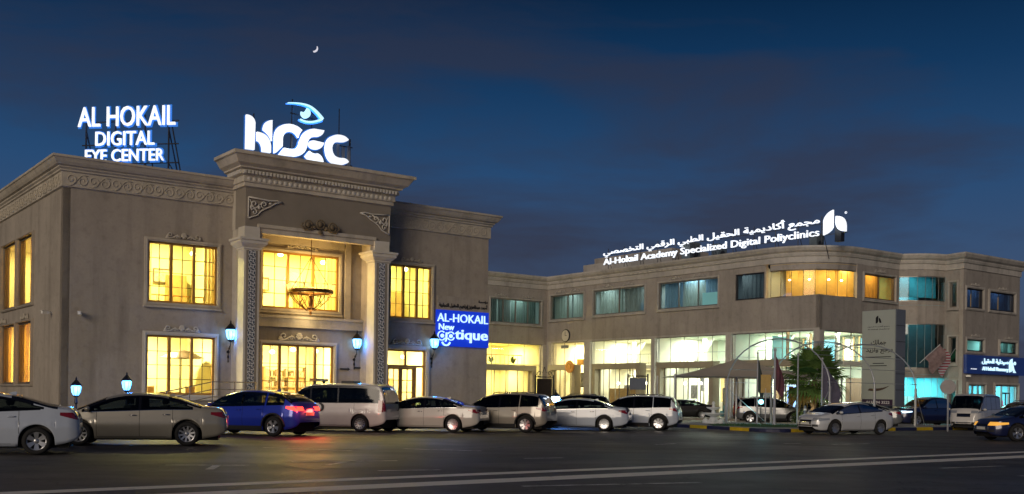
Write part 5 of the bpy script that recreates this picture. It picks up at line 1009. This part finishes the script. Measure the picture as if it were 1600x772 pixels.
def rear_at(px, py, ang, kind, dist=None):                # place by the near rear wheel's contact with the road
    g_ = gnd(px, py) if dist is None else at(px, py, dist); s = SP[kind]; a = R(ang); lx, ly = s['xw'][0], s['W'] / 2 - .11
    return (g_[0] - (lx * math.cos(a) - ly * math.sin(a)), g_[1] - (lx * math.sin(a) + ly * math.cos(a)), 0)
def front_at(px, py, ang, kind):
    g_ = gnd(px, py); s = SP[kind]; a = R(ang); lx, ly = s['xw'][1], s['W'] / 2 - .11
    return (g_[0] - (lx * math.cos(a) - ly * math.sin(a)), g_[1] - (lx * math.sin(a) + ly * math.cos(a)), 0)
PW = paint('paint_white', (.52, .54, .57)); PSV = paint('paint_silver', (.36, .335, .28), .4, .3); PWC = paint('paint_cool_white', (.46, .51, .60)); PWW = paint('paint_warm_white', (.50, .475, .43)); PBL = paint('paint_blue', (.012, .035, .42), .25); PGR = paint('paint_grey', (.17, .18, .19), .4, .3); PBK = paint('paint_black', (.014, .014, .016), .2); PMR = paint('paint_maroon', (.20, .012, .02), .2); PNV = paint('paint_navy', (.010, .016, .07), .2); PBG = paint('paint_beige', (.33, .30, .255), .35, .32); PVN = paint('paint_van_white', (.62, .60, .57))
def carat(name, label, kind, pm, px, py, ang, **k): return car(name, label, kind, pm, rear_at(px, py, ang, kind), R(ang), **k)
G1 = 'cars parked at a slant before the eye centre'; G2 = 'cars parked before the clinic'; G3 = 'cars on the road'
carat('parked_car', 'white sedan cut off by the left edge, tail toward the silver sedan', 'coupe', PWC, 57, 711, 200, spokes=6, group=G1)
carat('parked_car', 'champagne silver sedan in front of the two garden lanterns', 'sedan', PSV, 292, 697, 193, spokes=10, chrome=True, group=G1)
blue = carat('parked_car', 'blue sport utility car with glowing red tail lights', 'fastsuv', PBL, 428, 682, 160, spokes=5, tail=REDON, group=G1)
van = carat('parked_van', 'white van with black crescents and a roof light bar', 'van', PVN, 563, 675, 166, spokes=12, group=G1, cat='van')
carat('parked_car', 'pale sedan parked right behind the white van with crescents', 'sedan', PWW, 708, 676, 164, spokes=15, chrome=True, group=G1)
carat('parked_car', 'beige sport utility car below the blue optical sign', 'suv', PBG, 821, 676, 159, spokes=7, group=G1)
carat('parked_car', 'white sedan beside the bright blue lamp, red tail light', 'sedan', PWC, 944, 674, 167, spokes=15, chrome=True, group=G1)
carat('parked_car', 'white sport utility car next to the striped kerb', 'suv', PWC, 1029, 673, 163, spokes=7, group=G1)
# what the van carries: crescents, roof bar, vent
cm_ = [(x, z) for x, z in arc(0, 0, .17, 70, 290, 14)] + [(x, z) for x, z in arc(.075, 0, .135, 262, 98, 14)]
MB().prism(cm_, -.004, .004).build('crescent', BLK, van, (.18, .972, .96)); c3 = MB().prism(cm_, -.004, .004).build('crescent', BLK, van, (-2.585, -.45, 1.0), R(90))
MB().box(.55, -.62, 2.0, .80, .62, 2.10).build('roof_light_bar', mat('amber_light_bar', (.35, .16, .03), rough=.3), van); [MB().box(.62, a, 1.84, .70, a + .08, 2.0).build('bar_foot', BLKP, van) for a in (-.5, .42)]; MB().box(-1.0, -.35, 1.9, -.45, .35, 2.02).build('roof_vent', BLKP, van)
lamp('tail_glow', (-2.45, -.45, 1.0), 38, (1, .06, .03), (.12,), blue, 'POINT'); lamp('tail_glow', (-2.40, .84, 1.0), 38, (1, .06, .03), (.12,), blue, 'POINT')
carat('parked_car', 'dark car showing only a glossy roof behind two white cars', 'suv', PBK, 930, 664, 172, group=G2)
carat('parked_car', 'dark sedan parked under the left edge of the shade canopy', 'sedan', PBK, 1096, 655, 176, spokes=10, group=G2)
car('parked_car', 'dark red car behind the white fountain', 'suv', PMR, (17.0, 74.5, 0), R(62), group=G2)
carat('parked_car', 'grey sport utility car behind the flagpoles, facing right', 'suv', PGR, 1161, 660, 12, group=G2) if False else car('parked_car', 'grey sport utility car behind the flagpoles, facing right', 'suv', PGR, (16.3, 66.2, 0), R(-14), spokes=5, group=G2)
car('parked_car', 'silver car nose out behind the flagpoles beside the palm', 'sedan', PGR, (19.3, 64.8, 0), R(-60), group=G2)
car('moving_car', 'white sedan driving past the island, front toward the camera', 'coupe', PW, front_at(1303, 680, 207, 'coupe'), R(207), spokes=7, group=G3)
carat('parked_car', 'silver sedan half hidden behind the white driving sedan', 'sedan', PGR, 1377, 670, 158, group=G2)
car('parked_pickup', 'dark blue pickup truck with chrome front beside the arches', 'pickup', PNV, front_at(1432, 666, 202, 'pickup'), R(202), group=G2, head=HEADON, cat='pickup')
car('parked_van', 'white minibus facing the road in front of the pharmacy', 'bus', PVN, front_at(1536, 673, 232, 'bus'), R(232), group=G2, cat='van')
car('moving_car', 'dark car with amber lamp at the right edge of the road', 'sedan', PNV, front_at(1588, 690, 190, 'sedan'), R(190), group=G3, head=AMBL)
car('parked_car', 'dark car at the right edge behind the white minibus', 'suv', PBK, at(1600, 640, 66)[:2] + (0,), R(200), group=G2)
# ------------------------------------------------------------------ lamps
LGL = mat('lantern_glass', (.5, .75, 1), emit=(.16, .50, 1.0), es=3.2)
def lantern_head(parent, z0, s=1.0, y=0, x=0):
    MB().lathe([(.10 * s, 0), (.16 * s, .10 * s), (.19 * s, .30 * s), (.15 * s, .36 * s)], 8, (x, y, z0)).build('lantern_glass', LGL, parent)
    c_ = MB(); c_.lathe([(.21 * s, .36 * s), (.17 * s, .42 * s), (.08 * s, .52 * s), (.03 * s, .58 * s), (.035 * s, .62 * s), (.0, .70 * s)], 8, (x, y, z0)); c_.lathe([(.05 * s, -.08 * s), (.12 * s, -.02 * s), (.11 * s, 0)], 8, (x, y, z0))
    for k in range(8): a = math.pi * k / 4; c_.tube([(x + .105 * s * math.cos(a), y + .105 * s * math.sin(a), z0), (x + .165 * s * math.cos(a), y + .165 * s * math.sin(a), z0 + .10 * s), (x + .195 * s * math.cos(a), y + .195 * s * math.sin(a), z0 + .30 * s)], .008 * s, 4)
    c_.build('lantern_cage', IRON, parent)
def garden_lantern(label, loc, h=1.25, power=34):
    o = thing('garden_lantern', label, 'lamp', loc, YAW, 'garden lanterns'); MB().lathe([(.16, 0), (.16, .06), (.07, .12), (.05, .3), (.04, h - .35), (.07, h - .30), (.05, h - .1)], 10).build('post', IRON, o); lantern_head(o, h, 1.08); lamp('lantern_light', (0, -.28, h + .25), power * 2.0, (.02, .24, 1), (.12,), o, 'POINT'); return o
a = at(119, 612, 41.6); garden_lantern('left of two blue glowing garden lanterns behind the silver sedan', (a[0], a[1], .14), 1.15); a = at(198, 604, 42.6); garden_lantern('right of two blue glowing garden lanterns behind the silver sedan', (a[0], a[1], .14), 1.38)
a = at(868, 632, 50.5); o = garden_lantern('bright blue glowing lantern between beige car and white sedan', (a[0], a[1], 0), 1.12, 90)
[c for c in o.children if c.name.startswith('lantern_glass')][0].data.materials[0] = mat('bright_lantern_glass', (.8, .95, 1), emit=(.62, .92, 1.0), es=14)
def wall_lantern(label, x, y, z, rot=0, power=30):
    o = thing('wall_lantern', label, 'lamp', wl(x, y, z), YAW + rot, 'wall lanterns'); b = MB()
    b.tube([(q[0] * .0, -.06 - q[0], q[1]) for q in spiral(.10, -.35, .12, .02, 180, 520, 14)], .012, 5); b.tube([(0, -.03, -.95), (0, -.05, -.6), (0, -.12, -.42), (0, -.26, -.3), (0, -.30, -.08)], .018, 6); b.ball((0, -.04, -.78), .05, .03, .09, 8, 6); b.ball((0, -.04, -.98), .03, .02, .07, 8, 6); b.lathe([(.07, 0), (.07, .03)], 10, (0, -.03, -.55), 'y'); b.build('bracket', IRON, o)
    lantern_head(o, 0, 1.3, -.30); lamp('lantern_light', (0, -.55, .22), power * 2.0, (.02, .24, 1), (.1,), o, 'POINT'); return o
wall_lantern('blue glowing iron wall lantern left of the patterned left pillar', 7.55 - .3, 0, 3.9, 0); wall_lantern('blue glowing iron wall lantern inside the porch near the right pillar', 13.75, 0, 3.75); wall_lantern('blue glowing wall lantern between glazed entrance and blue sign', 18.28, 0, 3.95, 0, 34)
# chandelier
CBR = mat('dark_brass', (.15, .07, .015), rough=.4, metal=.7)
CH = thing('chandelier', 'large brass ring chandelier hanging in the porch opening', 'chandelier', wl(10.95, -.85, 5.2), YAW)
b = MB(); b.lathe([(1.02, 1.02), (1.06, 1.06), (1.06, 1.18), (1.02, 1.20), (.98, 1.12), (1.02, 1.02)], 28, cap=False); b.build('ring', CBR, CH, smooth=True)
b = MB()
for k in range(10):
    a = 2 * math.pi * k / 10; c, s_ = math.cos(a), math.sin(a); b.tube([(c * 1.0, s_ * 1.0, 1.05), (c * .82, s_ * .82, .72), (c * .5, s_ * .5, .45), (c * .18, s_ * .18, .22)], .022, 5); b.tube([(c * .55, s_ * .55, .5), (c * .42, s_ * .42, .75), (c * .5, s_ * .5, .9)], .016, 5)
b.lathe([(0, -.02), (.07, .05), (.05, .15), (.16, .24), (.2, .34), (.08, .42), (.06, .8), (.1, .9), (.05, 1.0)], 12); b.build('arms', CBR, CH)
b = MB()
for k in range(4): a = 2 * math.pi * (k + .5) / 4; b.tube([(math.cos(a), math.sin(a), 1.18), (0, 0, 2.75)], .018, 5)
b.tube([(0, 0, 2.75), (0, 0, 3.70)], .02, 6); b.build('chain', CBR, CH)
cup = MB().lathe([(.03, 0), (.05, .06), (.075, .2), (.09, .24)], 8).mesh('candle_cup', mat('amber_glass', (.7, .4, .1), rough=.3, emit=(1, .62, .18), es=1.6))
for k in range(12): a = 2 * math.pi * k / 12; link('candle_cup', cup, CH, (math.cos(a) * 1.06, math.sin(a) * 1.06, 1.2))
lamp('chandelier_light', (0, 0, 1.75), 240, (1, .62, .18), (.5,), CH, 'POINT'); lamp('chandelier_light', (0, 0, .0), 45, (1, .72, .32), (.4,), CH, 'POINT')
# small things on the eye centre
for x, lab in ((13.2, 'left of two small dark arrow plates in the porch'), (13.98, 'right of two small dark arrow plates beneath the porch lantern')):
    o = MB().prism([(-.22, -.04), (.2, -.04), (.2, -.08), (.32, 0), (.2, .08), (.2, .04), (-.22, .04)], -.03, 0).build('arrow_sign', BLKP); o.location = wl(x, -.02 if x < 13.5 else -.03, 2.72 + (x - 13.2) * .1); o.rotation_euler.z = YAW; tag(o, lab, 'sign', 'arrow plates')
def wall_camera(label, x, y, z, rot):
    o = thing('security_camera', label, 'camera', wl(x, y, z), YAW + rot, 'security cameras'); MB().tube([(0, 0, 0), (0, -.18, .02)], .02, 6).lathe([(.06, 0), (.06, -.02)], 10, (0, 0, 0), 'y').build('bracket', WHITE, o); MB().box(-.06, -.48, -.06, .06, -.14, .07).box(-.075, -.52, .07, .075, -.12, .085).build('housing', WHITE, o); return o
wall_camera('white security camera on the blank wall left of the windows', .75, 0, 4.72, R(-20)); wall_camera('white security camera on the left side wall near the corner', 0, 1.6, 4.8, R(-70)); wall_camera('white security camera under the dark blue pharmacy fascia', 60.95, -5.0, 3.42, 0)
# ramp railing in front of the left windows
RL = thing('ramp_railing', 'thin steel railing rising past the lower left window', 'railing', wl(2.6, -2.2, .14), YAW); SS = mat('stainless', (.55, .52, .48), rough=.25, metal=.9)
for zt in (1.05, .72, .40): MB().tube([(0, 0, zt + .05), (3.1, 0, zt + .75), (5.1, 0, zt + .75)], .024, 6).build('rail', SS, RL)
for x in (0, 1.1, 2.1, 3.1, 4.1, 5.1): MB().tube([(x, 0, 0), (x, 0, 1.08 + min(x, 3.1) * .226 + .05)], .024, 6).build('post', SS, RL)
mbx = MB().prism([(0, 0), (3.1, 0), (5.2, 0), (5.2, .66), (3.1, .66), (0, .02)], .1, 1.8); o = mbx.build('access_ramp', PAVE); o.location = wl(2.6, -2.2, .141); o.rotation_euler.z = YAW; tag(o, 'paved access ramp rising along the wall to the porch', 'ramp')
def chair(label, x, y, z, rot):
    o = thing('chair', label, 'chair', wl(x, y, z), YAW + rot, 'chairs in the lower left window'); MB().box(-.22, -.22, .42, .22, .22, .48).build('seat', CAB, o)
    for sx_ in (-1, 1):
        for sy_ in (-1, 1): MB().box(sx_ * .2 - .02, sy_ * .2 - .02, 0, sx_ * .2 + .02, sy_ * .2 + .02, .42 if sy_ < 0 else 1.0).build('leg', CAB, o)
    MB().box(-.18, .18, .6, .18, .21, .98).build('backrest', CAB, o); return o
chair('left wooden chair seen through the lower left window', 4.3, 1.4, .75, .4); chair('right wooden chair seen through the lower left window', 6.0, 1.5, .75, -.6)
o = thing('round_table', 'small wooden table between the chairs in the lower left window', 'table', wl(5.2, 1.7, .75), YAW); MB().lathe([(.45, .70), (.45, .74)], 20).build('table_top', CAB, o); MB().lathe([(.25, 0), (.22, .04), (.04, .08), (.04, .70)], 12).build('pedestal', IRON, o)
tgm = MB().box(2.45, .35, .15, 7.15, 5.2, .74).build('room_floor', FLOORM, EC)
o = thing('parasol', 'dark folded-out parasol seen through the lower left window', 'parasol', wl(6.0, 2.6, .75), YAW); MB().lathe([(.0, 2.75), (.5, 2.62), (1.05, 2.32), (1.0, 2.34), (0, 2.65)], 12).build('canopy', DARKW, o); MB().tube([(0, 0, 0), (0, 0, 2.7)], .025, 6).build('pole', DARKW, o)
# ------------------------------------------------------------------ clinic frontage
o = thing('wall_clock', 'round white wall clock above the first glazed bay', 'clock', wl(48.79, 25.7, 6.95), YAW - R(90)); MB().lathe([(.55, -.08), (.58, -.04), (.58, 0)], 24, (0, 0, 0), 'y').build('clock_rim', IRON, o); MB().lathe([(.50, -.10), (.50, -.085)], 24, (0, 0, 0), 'y').build('clock_face', STONEW, o); MB().box(-.02, -.12, -.02, .02, -.105, .36).build('hand', BLK, o); MB().box(-.02, -.13, -.02, .26, -.122, .02).build('hand', BLK, o)
o = MB().box(-.5, -.05, -.14, .5, -.01, .14).build('name_plate', PYD); o.location = wl(48.7, 25.7, 5.95); o.rotation_euler.z = YAW - R(90); tag(o, 'small dark name plate under the round wall clock', 'sign')
o = thing('round_shop_sign', 'round orange brown shop sign at the corner of the first door portal', 'sign', wl(48.1, 24.3, 4.15), YAW - R(90)); ORG = mat('orange_sign', (.50, .20, .03), rough=.4, emit=(.6, .22, .02), es=.25); MB().lathe([(.52, -.10), (.55, -.06), (.55, 0)], 24, (0, 0, 0), 'y').build('disc', ORG, o); MB().prism(band(arc(0, 0, .26, 200, -40, 14), .07), -.14, -.10).build('emblem', BRASS, o)
def hanging_board(label, px, py, Y, w, h, mboard, scroll=True):
    a = at(px, py, Y); o = thing('hanging_board', label, 'sign', (a[0], a[1], 0), R(8), 'boards hung between iron posts'); 
    for s_ in (-1, 1): MB().tube([(s_ * w / 2, 0, 0), (s_ * w / 2, 0, 3.1)], .06, 8).build('post', IRON, o)
    MB().tube([(-w / 2, 0, 2.95), (w / 2, 0, 2.95)], .035, 6).build('crossbar', IRON, o); MB().box(-w / 2 + .12, -.05, 2.85 - h, w / 2 - .12, .05, 2.82).build('board', mboard, o)
    if scroll:
        b = MB()
        for s_ in (-1, 1): b.tube([(s_ * q[0], 0, q[1]) for q in spiral(w * .28, 3.2, .22, .04, -90, 300)], .02, 5); b.tube([(s_ * q[0], 0, q[1]) for q in [(w * .5, 3.0), (w * .3, 3.4), (w * .1, 3.25), (0, 3.7)]], .02, 5)
        b.build('scrollwork', IRON, o)
    return o
hanging_board('brown board hung between scrolled iron posts at the inner corner', 850, 640, 78, 1.35, 1.4, DARKW); hanging_board('grey board hung between two posts left of the shade canopy', 996, 640, 70, 1.35, .8, PYD, False)
# shade canopy
cx, cy = 15.4, 69.5; TN = thing('shade_canopy', 'grey tensile shade canopy with one peak over the parked cars', 'canopy', (cx, cy, 0), R(2)); CAN = cloth('canopy_cloth', (.52, .46, .39), .08, 1.5, .3)
hw_, hd_ = 5.3, 3.2; n = 12; vs = []
for j in range(n + 1):
    for i in range(n + 1):
        u, v = -1 + 2 * i / n, -1 + 2 * j / n; d_ = max(abs(u), abs(v)); sag = .18 * (1 - abs(abs(u) - abs(v))) * d_; shr = 1 - .09 * (1 - min(abs(u), abs(v)) / max(d_, .01)) * d_
        vs.append((u * hw_ * shr - .6 * (1 - d_), v * hd_ * shr, 2.92 + 1.25 * (1 - d_) ** 1.35))
fs = [(j * (n + 1) + i, j * (n + 1) + i + 1, (j + 1) * (n + 1) + i + 1, (j + 1) * (n + 1) + i) for j in range(n) for i in range(n)]
MB().add(vs, fs).build('canopy_cloth', CAN, TN, smooth=True)
for u, v in ((-1, -1), (1, -1), (1, 1), (-1, 1)): MB().tube([(u * hw_, v * hd_, 0), (u * hw_, v * hd_, 3.05)], .06, 8).build('post', GALV, TN)
MB().tube([(-.6, 0, 0), (-.6, 0, 4.2)], .07, 8).build('mast', GALV, TN)
MB().tube([(u * hw_, v * hd_, 2.92) for u, v in ((-1, -1), (-.5, -.91), (0, -.9), (.5, -.91), (1, -1))], .03, 6).build('edge_cable', GALV, TN)
# arches with wires
AR_ = thing('arch_pergola', 'row of three tall bent tube arches tied by thin wires', 'pergola', wl(34, -13.2, .13), YAW); ATUBE = mat('arch_tube', (.42, .44, .46), rough=.4, metal=.5)
for k in range(3):
    x = k * 3.85; y0, y1 = 0, 6.9; pts = [(x, 0, 0), (x, 0, 1.2)] + [(x, 3.45 - 3.45 * math.cos(R(a)), 2.1 + 2.55 * math.sin(R(a))) for a in range(0, 181, 10)] + [(x, 6.9, 1.2), (x, 6.9, 0)]
    MB().tube(pts, .038, 8).build('arch', ATUBE, AR_, smooth=True)
    for y in (0, 6.9): MB().tube([(x, y, 0), (x, y, 2.1)], .07, 8).build('post', GALV, AR_)
for a in (5, 22, 40, 60, 80, 100, 120, 140, 158, 175):
    y, z = 3.45 - 3.45 * math.cos(R(a)), 2.1 + 2.55 * math.sin(R(a)); MB().tube([(-.2, y, z), (7.9, y, z)], .014, 5).build('wire', ATUBE, AR_)
MB().tube([(0, 0, 2.0), (-2.2, -.6, .02)], .02, 5).build('guy_rod', GALV, AR_); MB().tube([(7.7, 0, 2.0), (9.6, .6, .02)], .02, 5).build('guy_rod', GALV, AR_); MB().tube([(0, 6.9, 2.0), (2.4, 6.0, .02)], .02, 5).build('guy_rod', GALV, AR_)
# flagpoles
def flagpole(label, px, py, Y, h, r, cols, flag=True, w=.55, side=1):
    a = at(px, py, Y); o = thing('flagpole', label, 'flagpole', (a[0], a[1], .125), 0, 'flagpoles on the island'); MB().lathe([(r * 2.2, 0), (r * 2.2, .04), (r * 1.2, .06), (r, .3), (r * .8, h), (0, h + .02)], 10).ball((0, 0, h + .06), r * 1.3).build('pole', GALV, o)
    if flag:
        n = 10; mvs = []; 
        for j in range(9):
            t = j / 8; z = h - .1 - t * 1.9; wd = w * (.55 + .45 * math.sin(t * 2.6))
            for i in range(n + 1): u = i / n; mvs.append((side * u * wd, .11 * math.sin(u * 9 + t * 2) * (u + .15), z - u * .75 * (1 - t * .3)))
        b = MB().add(mvs, [(j * (n + 1) + i, j * (n + 1) + i + 1, (j + 1) * (n + 1) + i + 1, (j + 1) * (n + 1) + i) for j in range(8) for i in range(n)]); b.build('flag', cols, o, smooth=True)
    return o
FD = cloth('dark_flag', (.05, .06, .06), .2, 3, .3); FMR = cloth('maroon_flag', (.14, .05, .07), .2, 3, .3); FGR = cloth('grey_flag', (.12, .11, .16), .25, 3, .3)
flagpole('thin flagpole with small dark drooping flag, leftmost on the island', 1183, 640, 58.5, 3.9, .05, FD, w=.35); flagpole('stout flagpole with maroon drooping flag in front of the grey car', 1210, 640, 56.5, 4.0, .075, FMR, w=.5); flagpole('flagpole with violet grey flag standing before the palm', 1284, 640, 57.5, 3.6, .055, FGR, w=1.0); flagpole('slim bare flagpole between the maroon flag and the palm', 1246, 640, 59, 3.9, .05, FD, False)
# yellow board seen from behind, round sign, blue lamp on the pole
a = at(1196, 640, 57.8); o = thing('road_sign', 'square ochre back of a road sign on a post between flagpoles', 'sign', (a[0], a[1], .125), R(-8), 'road signs'); MB().tube([(0, 0, 0), (0, 0, 2.0)], .035, 8).build('post', GALV, o); MB().box(-.27, -.03, 1.75, .27, 0, 2.75).build('plate', mat('ochre_plate', (.40, .26, .06), rough=.5, var=.15, vs=4), o)
a = at(1481, 640, 54.0); o = thing('road_sign', 'grey round back of a road sign in front of the white minibus', 'sign', (a[0], a[1], 0), R(-22), 'road signs'); MB().tube([(0, 0, 0), (0, 0, 2.3)], .045, 8).build('post', GALV, o); MB().lathe([(.37, -.03), (.38, 0)], 28, (0, -.05, 2.28), 'y').build('plate', mat('grey_plate', (.27, .25, .25), rough=.5, var=.12, vs=3), o)
a = at(1189, 628, 60.0); o = thing('pole_light', 'small teal floodlight glowing low on the island', 'lamp', (a[0], a[1], .125), R(-10)); MB().box(-.16, -.08, 1.1, .16, .05, 1.38).build('housing', IRON, o); MB().lathe([(.12, 0), (.12, -.02), (.08, -.05), (0, -.06)], 16, (0, -.08, 1.24), 'y').build('lens', mat('teal_lens', (.5, 1, .95), emit=(.25, .9, .95), es=14), o); MB().tube([(0, 0, 0), (0, 0, 1.12)], .035, 8).build('post', IRON, o); lamp('flood_light', (0, -.35, 1.25), 40, (.25, .85, .95), (.1,), o, 'POINT')
# fountain
a = gnd(1117, 667); o = thing('garden_fountain', 'small white tiered garden fountain on the grass', 'fountain', (a[0] + .2, a[1] + 1.5, .15), .3); FW_ = mat('white_fountain', (.66, .68, .66), rough=.6, var=.08, vs=5)
MB().lathe([(.62, 0), (.60, .06), (.42, .14), (.24, .22), (.17, .34)], 16).build('base', FW_, o, smooth=True); MB().lathe([(.14, .32), (.20, .40), (.55, .50), (.62, .58), (.56, .585), (.15, .5)], 18).build('bowl', FW_, o, smooth=True); MB().lathe([(.09, .50), (.12, .62), (.08, .72), (.36, .84), (.40, .90), (.35, .90), (.07, .82)], 16).build('bowl', FW_, o, smooth=True); MB().lathe([(.06, .82), (.09, .95), (.05, 1.03), (.10, 1.10), (.07, 1.18), (0, 1.24)], 12).build('finial', FW_, o, smooth=True)
for k in range(6): a_ = math.pi * k / 3; MB().ball((.5 * math.cos(a_), .5 * math.sin(a_), .14), .16, .16, .12, 8, 6).build('leaf_scroll', FW_, o, smooth=True)
# three angled flags on the clinic wall
def wall_flag(label, x, z, m, lean):
    o = thing('wall_flag', label, 'flag', wl(x, -3.6, z), YAW, 'three angled flags on the clinic'); MB().tube([(0, .3, 0), (lean, -1.0, 1.35)], .025, 6).build('staff', GALV, o); n = 8; vs = []
    for j in range(7):
        t = j / 6
        for i in range(n + 1): u = i / n; bx_, by_, bz_ = lean * (.25 + .75 * (1 - t)), .3 - 1.3 * (.25 + .75 * (1 - t)), 1.35 * (.25 + .75 * (1 - t)); vs.append((bx_ + .95 * u, by_ + .10 * math.sin(u * 8 + t * 2), bz_ - u * 1.0 + .1 * math.sin(u * 5)))
    MB().add(vs, [(j * (n + 1) + i, j * (n + 1) + i + 1, (j + 1) * (n + 1) + i + 1, (j + 1) * (n + 1) + i) for j in range(6) for i in range(n)]).build('cloth', m, o, smooth=True); return o
def stripes():
    m = mat('striped_flag', (.4, .05, .06), rough=.8); n = m.node_tree.nodes; l = m.node_tree.links; t = n.new('ShaderNodeTexCoord'); w_ = n.new('ShaderNodeTexWave'); w_.bands_direction = 'Z'; w_.inputs['Scale'].default_value = 1.6; l.new(t.outputs['Object'], w_.inputs[0]); r = n.new('ShaderNodeValToRGB'); r.color_ramp.interpolation = 'CONSTANT'; r.color_ramp.elements[0].color = (.30, .03, .05, 1); r.color_ramp.elements[1].position = .5; r.color_ramp.elements[1].color = (.45, .42, .45, 1); l.new(w_.outputs[0], r.inputs[0]); l.new(r.outputs[0], n['Principled BSDF'].inputs['Base Color']); return m
wall_flag('pale red flag, leftmost of the three angled flags', 57.9, 4.3, cloth('pale_red_flag', (.34, .22, .22), .35, 3, .3), .5); wall_flag('red and white striped flag, middle of the three angled flags', 59.4, 4.1, stripes(), -.4); wall_flag('green flag beside the dark blue pharmacy fascia', 61.0, 4.1, cloth('green_flag', (.01, .10, .05), .2, 3, .3), -.6)
# palm
def palm(label, px, Y, h):
    a = at(px, 640, Y); o = thing('palm_tree', label, 'palm tree', (a[0], a[1], .1), 0); random.seed(5); tr = MB(); prof_ = []
    for i in range(16): z = h * i / 15; prof_ += [(.20 - .05 * i / 15 + .025 * (i % 2), z)]
    tr.lathe(prof_, 10).build('trunk', mat('palm_bark', (.10, .07, .045), rough=.95, var=.35, vs=10, bump=.8, bs=20), o)
    LEAF = cloth('palm_leaf', (.13, .23, .055), .35, 6, .4); DRY = cloth('palm_leaf_dry', (.16, .11, .03), .3, 6, .3)
    for k in range(44):
        az = k * 2.4 + random.uniform(-.2, .2); el = R(80 - 125 * (k / 43) + random.uniform(-8, 8)); Ls = random.uniform(1.0, 1.45); c, s_ = math.cos(az), math.sin(az); d_ = Vector((c * math.cos(el), s_ * math.cos(el), math.sin(el))); base = Vector((0, 0, h - .05)); side = Vector((-s_, c, 0)); nb = d_.cross(side)
        tip = base + d_ * Ls; f = MB(); f.tube([base, base + d_ * Ls * .5, tip], .014, 4)
        for i in range(19):
            t = R(-105 + 210 * i / 18); ld = (d_ * math.cos(t) + side * math.sin(t)).normalized(); ll = (1.25 - .35 * abs(t) / 1.8) * random.uniform(.85, 1.1); e1 = tip + ld * ll * .6 + nb * .04; e2 = tip + ld * ll + Vector((0, 0, -.22 * ll * (1.2 - math.sin(el)))); wv = (side * math.cos(t) - d_ * math.sin(t)) * .075
            f.quad(tip - wv * .3, tip + wv * .3, e1 + wv, e1 - wv).quad(e1 - wv, e1 + wv, e2)
        f.build('frond', DRY if k > 39 else LEAF, o)
    return o
palm('bushy fan palm between the flagpoles and the grey pylon', 1272, 63.0, 2.6)
a = at(1262, 640, 63.0); o = thing('garden_spotlight', 'small warm spotlight at the foot of the fan palm', 'lamp', (a[0], a[1], .125), .4); MB().lathe([(.05, 0), (.05, .12), (.09, .16), (.11, .30)], 10).build('housing', IRON, o); MB().lathe([(.10, .301), (.10, .31)], 10).build('lens', BULB, o); lamp('spot_light', (-.2, -.35, .55), 40, (1, .85, .5), (.1,), o, 'POINT')
random.seed(9)
def shrub(label, px, Y, r_, h):
    a = at(px, 640, Y); o = thing('shrub', label, 'shrub', (a[0], a[1], .12), 0, 'low shrubs on the island'); f = MB()
    for k in range(420):
        u = random.uniform(0, 6.28); v = math.acos(random.uniform(-.2, 1)); q = random.uniform(.5, 1); p = Vector((r_ * q * math.cos(u) * math.sin(v), r_ * q * math.sin(u) * math.sin(v), .1 + h * q * math.cos(v))); d1 = Vector((random.uniform(-1, 1), random.uniform(-1, 1), random.uniform(-.4, 1))).normalized() * .09; d2 = d1.orthogonal().normalized() * .04
        f.quad(p - d1, p + d2, p + d1, p - d2)
    f.build('foliage', cloth('shrub_leaf', (.07, .12, .045), .35, 6, .3), o); MB().tube([(0, 0, 0), (.02, 0, h * .6)], .03, 5).build('stem', MATS['palm_bark'], o)
shrub('low leafy shrub left of the palm trunk', 1250, 63.5, .55, .7); shrub('low leafy shrub right of the palm trunk', 1300, 64, .5, .65); shrub('low leafy shrub further left before the glass', 1225, 66, .45, .6)
def bollard(label, px, Y): a = at(px, 640, Y); o = thing('bollard', label, 'bollard', (a[0], a[1], .12), 0, 'dark bollards'); MB().lathe([(.09, 0), (.09, .95), (.07, 1.05), (0, 1.08)], 12).build('post', PYD, o); MB().lathe([(.095, .8), (.095, .9)], 12).build('band', WHITE, o)
bollard('dark bollard left of the palm trunk by the silver car', 1258, 60); bollard('dark bollard just right of the palm before the pylon', 1302, 61)
# crescent moon
mo = at(491, 76, 3000); pts_ = arc(0, 0, 11, -100, 35, 16) + [(-3.4 + 10.8 * math.cos(R(a)), 3.8 + 10.8 * math.sin(R(a))) for a in range(14, -96, -8)]
o = MB().prism([(x, z) for x, z in pts_], -1, 1).build('moon', mat('moonlight', (.9, .9, 1), emit=(.75, .8, 1), es=.45)); o.location = mo; tag(o, 'thin crescent moon high in the blue sky', 'moon')
